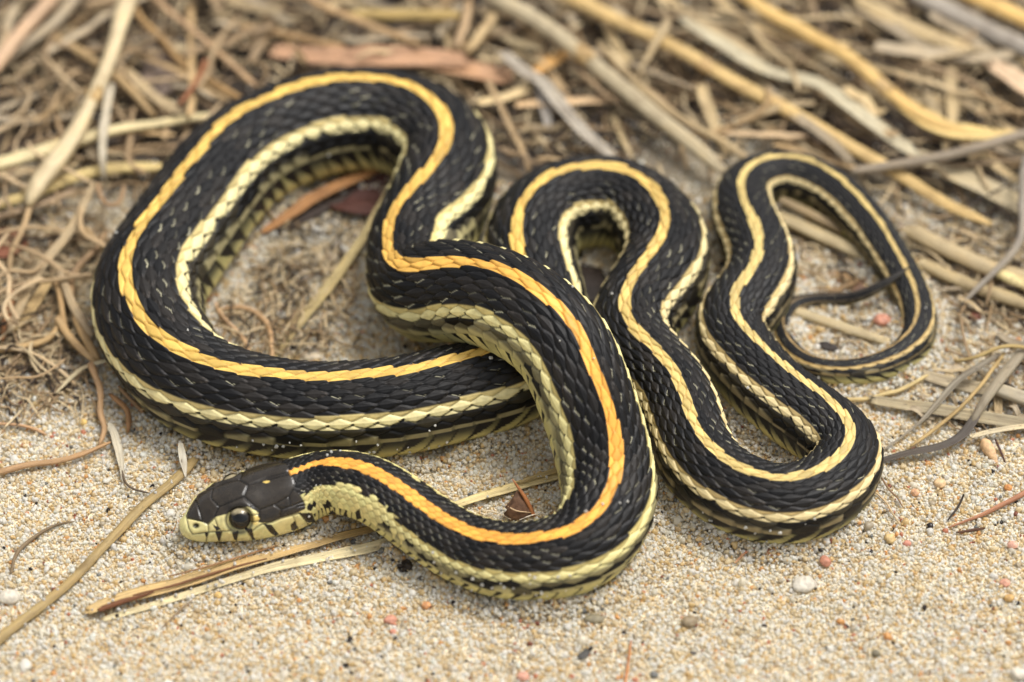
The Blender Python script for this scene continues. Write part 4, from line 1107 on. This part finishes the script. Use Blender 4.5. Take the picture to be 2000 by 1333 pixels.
PEB = [
 (1505,1083,27,24,(206,122,94),'brick red angular pebble touching the belly of the front bend','pebble','pebble',0,.3,.8),
 (1612,1097,23,26,(204,126,98),'pinkish red rounded pebble on sand near the front bend','pebble','pebble',20,.2,.8),
 (1571,1137,54,36,(200,194,178),'large milky white quartz pebble','pebble','pebble',20,.22,.6),
 (1161,1206,40,20,(134,126,98),'smooth olive oval pebble in front of the front loop','pebble','pebble',0,.1,.6),
 (1347,1212,34,26,(146,128,96),'round brown pebble on open sand in front of the two front bends','pebble','pebble',15,.12,.7),
 (1140,1270,36,17,(58,60,62),'black charcoal chip lying in front of the olive oval pebble','charcoal_chip','charcoal',55,.4,.35),
 (1354,1266,19,8,(72,72,72),'tiny dark slate sliver in front of the round brown pebble','charcoal_chip','charcoal',-10,.35,.4),
 (1022,1310,26,22,(220,150,124),'salmon pink pebble in front of the black charcoal chip','pebble','pebble',0,.2,.8),
 (1241,1318,14,13,(196,112,78),'small rust red pebble beside the thin straw thread','pebble','pebble',0,.2,.8),
 (762,1206,28,22,(218,140,112),'coral pink pebble on the sand in front of the neck','pebble','pebble',10,.25,.8),
 (767,1228,14,12,(214,132,104),'little pink pebble just in front of the coral pink one','pebble','pebble',10,.25,.8),
 (832,1177,20,18,(228,150,84),'orange pebble close to the yellow belly of the front loop','pebble','pebble',0,.2,.8),
 (425,1157,16,16,(222,176,90),'honey yellow pebble beside the flat straw under the chin','pebble','pebble',0,.15,.8),
 (18,1165,44,34,(204,196,178),'large white pebble beside the long olive brown stem','pebble','pebble',10,.2,.7),
 (162,821,17,15,(226,184,88),'yellow pebble on the sand beside the kinked orange root','pebble','pebble',0,.2,.8),
 (611,684,44,22,(226,212,184),'pale flat pebble inside the big loop by the olive straw blade','pebble','pebble',0,.2,.6),
 (648,500,20,17,(232,224,208),'round white pebble inside the big loop beside the olive straw blade','pebble','pebble',0,.15,.8),
 (602,530,50,26,(204,200,190),'greyish quartz pebble inside the big loop','pebble','pebble',10,.2,.6),
 (1722,631,34,28,(206,128,100),'coral red pebble inside the tail loop','pebble','pebble',0,.15,.7),
 (1513,410,22,20,(206,194,178),'pale round pebble under the arch of the tail loop','pebble','pebble',0,.12,.9),
 (1836,739,26,20,(226,222,212),'white pebble beside the cream one below the tail loop','pebble','pebble',-10,.2,.7),
 (1853,740,27,20,(228,200,140),'cream yellow pebble next to the flattened grey straw','pebble','pebble',0,.15,.7),
 (1836,943,24,22,(232,190,134),'peach pebble on the sand below the dark shrivelled leaf','pebble','pebble',0,.15,.8),
 (1787,961,18,18,(226,164,114),'apricot pebble on the sand beside the front bend','pebble','pebble',0,.15,.8),
 (1968,957,17,16,(224,138,58),'bright orange pebble beyond the spikelet','pebble','pebble',0,.15,.8),
 (1737,1057,24,24,(222,186,116),'amber pebble on the sand in front of the outer bend','pebble','pebble',0,.28,.8),
 (1771,1066,17,15,(216,128,104),'rosy pebble beside the amber pebble','pebble','pebble',0,.2,.8),
 (1977,1067,22,18,(226,160,134),'pale pink pebble at the edge of the open sand','pebble','pebble',0,.2,.7),
 (1962,1141,22,18,(222,148,120),'pink pebble with an orange neighbour on open sand','pebble','pebble',0,.2,.7),
 (1711,1270,18,16,(122,116,92),'dark olive round pebble on open sand','pebble','pebble',0,.1,.9),
 (1494,1216,12,9,(48,44,44),'tiny black grain lump between the white quartz and the slate sliver','pebble','pebble',0,.2,.8),
 (1449,1227,11,9,(46,42,42),'tiny black nub beside the other tiny black lump','pebble','pebble',0,.2,.8),
 (1990,1318,36,28,(214,206,188),'ivory pebble at the front corner of the sand','pebble','pebble',0,.2,.8),
 (1970,1170,22,18,(214,164,84),'amber brown pebble on the open sand by the pink one','pebble','pebble',0,.2,.8),
]
for q, p in enumerate(PEB):
    u, v, w_, h_, c_, lab, nm, ct_, an_, fc_, zs_ = p
    pebble(u, v, w_, h_, c_, lab, nm, ct_, an_, fc_, zs_, seed=q, sink=-.9 if nm == 'charcoal_chip' else (.1 if max(w_, h_) < 42 else .35))

pebble(1915, 118, 100, 60, (30, 27, 25), 'black charcoal lump among the straw beside the pinkish bark flake', 'charcoal_lump', 'charcoal', 15, .35, .6, 71, False, rough=.08)
pebble(1618, 680, 22, 36, (44, 34, 32), 'dark bark crumb inside the tail loop', 'bark_crumb', 'bark', 70, .35, .4, 72, False)
pebble(1680, 560, 46, 34, (110, 74, 48), 'brown leaf crumb under the tail tip', 'bark_crumb', 'bark', 30, .35, .35, 73, False)
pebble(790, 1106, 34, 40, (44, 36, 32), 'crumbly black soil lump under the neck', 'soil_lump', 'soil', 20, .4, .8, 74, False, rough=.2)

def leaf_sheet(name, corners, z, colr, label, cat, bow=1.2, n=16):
    """a crumpled dead leaf, or a dark stand-in for shade: a sheet with thickness between four traced corners"""
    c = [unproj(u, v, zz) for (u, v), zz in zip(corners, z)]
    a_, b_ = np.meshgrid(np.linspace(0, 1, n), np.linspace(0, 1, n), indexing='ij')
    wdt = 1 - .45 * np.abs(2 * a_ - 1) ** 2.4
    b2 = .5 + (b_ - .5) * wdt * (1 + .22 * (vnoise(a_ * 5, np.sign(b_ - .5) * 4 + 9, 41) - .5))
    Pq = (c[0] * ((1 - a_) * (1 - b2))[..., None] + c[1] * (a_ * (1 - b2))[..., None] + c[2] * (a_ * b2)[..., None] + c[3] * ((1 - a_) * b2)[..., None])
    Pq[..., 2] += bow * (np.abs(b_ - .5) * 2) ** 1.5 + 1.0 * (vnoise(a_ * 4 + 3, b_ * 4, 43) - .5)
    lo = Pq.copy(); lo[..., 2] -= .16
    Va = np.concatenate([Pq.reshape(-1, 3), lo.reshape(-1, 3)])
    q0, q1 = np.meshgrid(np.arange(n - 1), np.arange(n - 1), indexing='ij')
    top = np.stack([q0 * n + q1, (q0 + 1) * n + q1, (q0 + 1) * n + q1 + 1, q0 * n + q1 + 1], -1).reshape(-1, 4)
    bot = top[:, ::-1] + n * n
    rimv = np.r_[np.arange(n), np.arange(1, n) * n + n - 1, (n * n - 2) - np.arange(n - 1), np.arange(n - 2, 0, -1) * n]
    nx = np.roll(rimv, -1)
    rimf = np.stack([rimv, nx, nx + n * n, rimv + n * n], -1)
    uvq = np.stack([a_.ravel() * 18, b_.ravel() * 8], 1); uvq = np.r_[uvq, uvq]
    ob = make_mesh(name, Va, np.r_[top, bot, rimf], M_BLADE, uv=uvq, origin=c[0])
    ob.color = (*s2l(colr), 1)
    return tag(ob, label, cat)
leaf_sheet('dead_leaf_or_shade', [(655,345),(800,330),(790,425),(640,430)], [.8,1.2,.8,.5], (84,52,44), 'reddish brown dead leaf in the shade inside the big loop', 'leaf')
leaf_sheet('dead_leaf_or_shade', [(430,440),(640,312),(740,345),(560,470)], [.3,.5,.4,.3], (52,40,32), 'blackish leaf-shaped sheet standing in for deep shade under the orange bark splinter', 'leaf', .6)  # added dark sheet: shade of the loop's far corner put into its colour
leaf_sheet('dead_leaf_or_shade', [(1085,425),(1245,425),(1240,590),(1095,600)], [.3,.3,.2,.2], (44,35,29), 'near-black sheet standing in for the shade in the hollow of the middle loop', 'leaf', .8)  # no real leaf: sheet coloured near-black to deepen the shade between the coils
leaf_sheet('dead_leaf_or_shade', [(1520,545),(1640,520),(1690,560),(1540,600)], [.4,.8,.8,.3], (150,122,86), 'tan brown dead leaf inside the tail loop', 'leaf', .5)
leaf_sheet('dead_leaf_or_shade', [(285,85),(345,110),(350,200),(270,190)], [2,3,2.2,1.6], (128,112,100), 'grey mauve dead leaf behind the curved root', 'leaf', 1.4)
leaf_sheet('dead_leaf_or_shade', [(-30,455),(40,440),(60,490),(-20,520)], [1.2,1.4,1.2,1], (140,88,64), 'reddish leaf scrap under the root dropping from the pink straw end', 'leaf', .6)

# husk between the neck and the front loop: a papery triangular cone with an awn
hp = np.array([unproj(985, 1016, .3), unproj(1042, 1014, .3), unproj(1013, 1000, 3.0), unproj(1012, 955, 5.5)])
def cone(name, base, tip, r0, col_, parent=None, seg=14, rows_=9, mat=M_STONE, squash=.6, lump=.2):
    ax_ = tip - base; L = np.linalg.norm(ax_); ax_ /= L
    e1 = np.cross(ax_, [0.3, -1, .2]); e1 /= np.linalg.norm(e1); e2 = np.cross(ax_, e1)
    Vv = []
    for q in range(rows_):
        f_ = q / (rows_ - 1)
        r_ = r0 * (math.sin(math.pi * (.14 + .86 * f_ ** .8)) if f_ > 0 else .25) * (1 - f_ * .35) + .03
        for s_ in range(seg):
            a_ = s_ / seg * 2 * math.pi
            k_ = r_ * (1 + lump * (hash2(q, s_, 31) - .5))
            Vv.append(base + ax_ * L * f_ + e1 * math.cos(a_) * k_ + e2 * math.sin(a_) * k_ * squash)
    a_, b_ = np.meshgrid(np.arange(rows_ - 1), np.arange(seg), indexing='ij')
    Fv = np.stack([a_ * seg + b_, a_ * seg + (b_ + 1) % seg, (a_ + 1) * seg + (b_ + 1) % seg, (a_ + 1) * seg + b_], -1).reshape(-1, 4)
    ob = make_mesh(name, Vv, Fv, mat, parent, origin=base)
    ob.color = (*s2l(col_), 1)
    return ob
husk = cone('seed_husk', unproj(1014, 1016, -.2), unproj(1010, 958, 4.6), 2.2, (112, 82, 62), squash=.55, lump=.5)
tag(husk, 'brown papery seed husk with an upright awn beside the front loop', 'seed husk')
strand('awn', px([(1042, 1006), (1026, 974), (1001, 937)], [.6, 3.4, 6.2]), [.7, .6, .25], 'root', (196, 130, 84), parent=husk, jitter=.1)
strand('fibre', px([(986, 984), (1005, 996), (1040, 1001)], [2.4, 2.6, 1.2]), [.22, .2, .15], 'root', (206, 178, 140), parent=husk, jitter=.2)
strand('fibre', px([(1016, 1016), (1034, 1008), (1056, 1003)], [.8, 1.0, .8]), [.26, .22, .15], 'root', (216, 206, 190), parent=husk, jitter=.2)

spk = cone('spikelet', unproj(1920, 858, 1.9), unproj(1951, 914, .5), 1.05, (204, 166, 120), squash=.6, lump=.12, mat=M_STONE)
tag(spk, 'pinkish tan grass spikelet hanging under the dark shrivelled leaf', 'spikelet')
strand('awn', px([(1944, 858), (1956, 885), (1966, 910)], [2, 1.4, .6]), [.35, .4, .2], 'root', (84, 56, 46), parent=spk, jitter=.1)
strand('awn', px([(1946, 905), (1951, 918), (1953, 935)], [1.0, .8, .4]), [.5, .35, .15], 'root', (150, 84, 62), parent=spk, jitter=.1)

# grains of sand stuck on the snake and lying on the flat straws
allv = VB.reshape(-1, 3)[::2]; alln = N.reshape(-1, 3)[::2]
vu, vv_, vw = proj(allv)
fac_ = ((CAM - allv) * alln).sum(1) > 0
SP, SN = [], []
spots = [(606,1008),(680,1028),(672,1022),(735,1100),(735,1107),(806,1090),(1094,663),(1160,700),(1212,985),(1227,980),(1177,984),(1142,998),(618,951),(624,948),(961,698),(840,838),(852,832),(1195,572),
         (520,1092),(705,1080),(640,300),(366,644),(226,455),(1460,757),(1811,602),(860,1120),(1120,560)]
spots += [(rng.uniform(640, 900), rng.uniform(1060, 1130)) for _ in range(8)] + [(rng.uniform(1300, 1700), rng.uniform(1020, 1066)) for _ in range(10)] + [(rng.uniform(420, 1000), rng.uniform(862, 890)) for _ in range(30)] + [(rng.uniform(880, 1180), rng.uniform(1120, 1168)) for _ in range(26)] + [(rng.uniform(1330, 1690), rng.uniform(1000, 1066)) for _ in range(20)]
for (u, v) in spots:
    d_ = np.hypot(vu - u, vv_ - v); c_ = np.where(fac_ & (d_ < 3.5))[0]
    if len(c_):
        j_ = c_[np.argmin(vw[c_])]; SP.append(allv[j_] + alln[j_] * .12)
for lab in ('flat yellow straw under the chin with a brown split tip', 'pale cream strip split from the flat yellow straw under the neck', 'cream straw lying on the sand between the neck and the front loop', 'long olive brown stem half buried in the sand beside the head'):
    ob, P3, wmm = made[lab]
    A, t = polyline3(P3, 0, .9)
    for _ in range(16):
        q_ = A[rng.integers(len(A))] + np.array([rng.normal(0, .6), rng.normal(0, .5), 0]); q_[2] += .42 + .1 * rng.random()
        if snake_dist(q_[0], q_[1], 3)[0] > .4: SP.append(q_)
SP = np.array(SP); ns = len(SP)
grain_object('stray_sand_grains', SP, (np.clip(rng.normal(.19, .05, ns), .10, .30))[:, None] * np.ones((1, 3)), np.clip(np.array([.8, .78, .72]) * (.8 + .3 * rng.random((ns, 1))), 0, .92), rng.integers(0, 5, ns), 'single sand grains stuck to the snake skin and the flat straws')
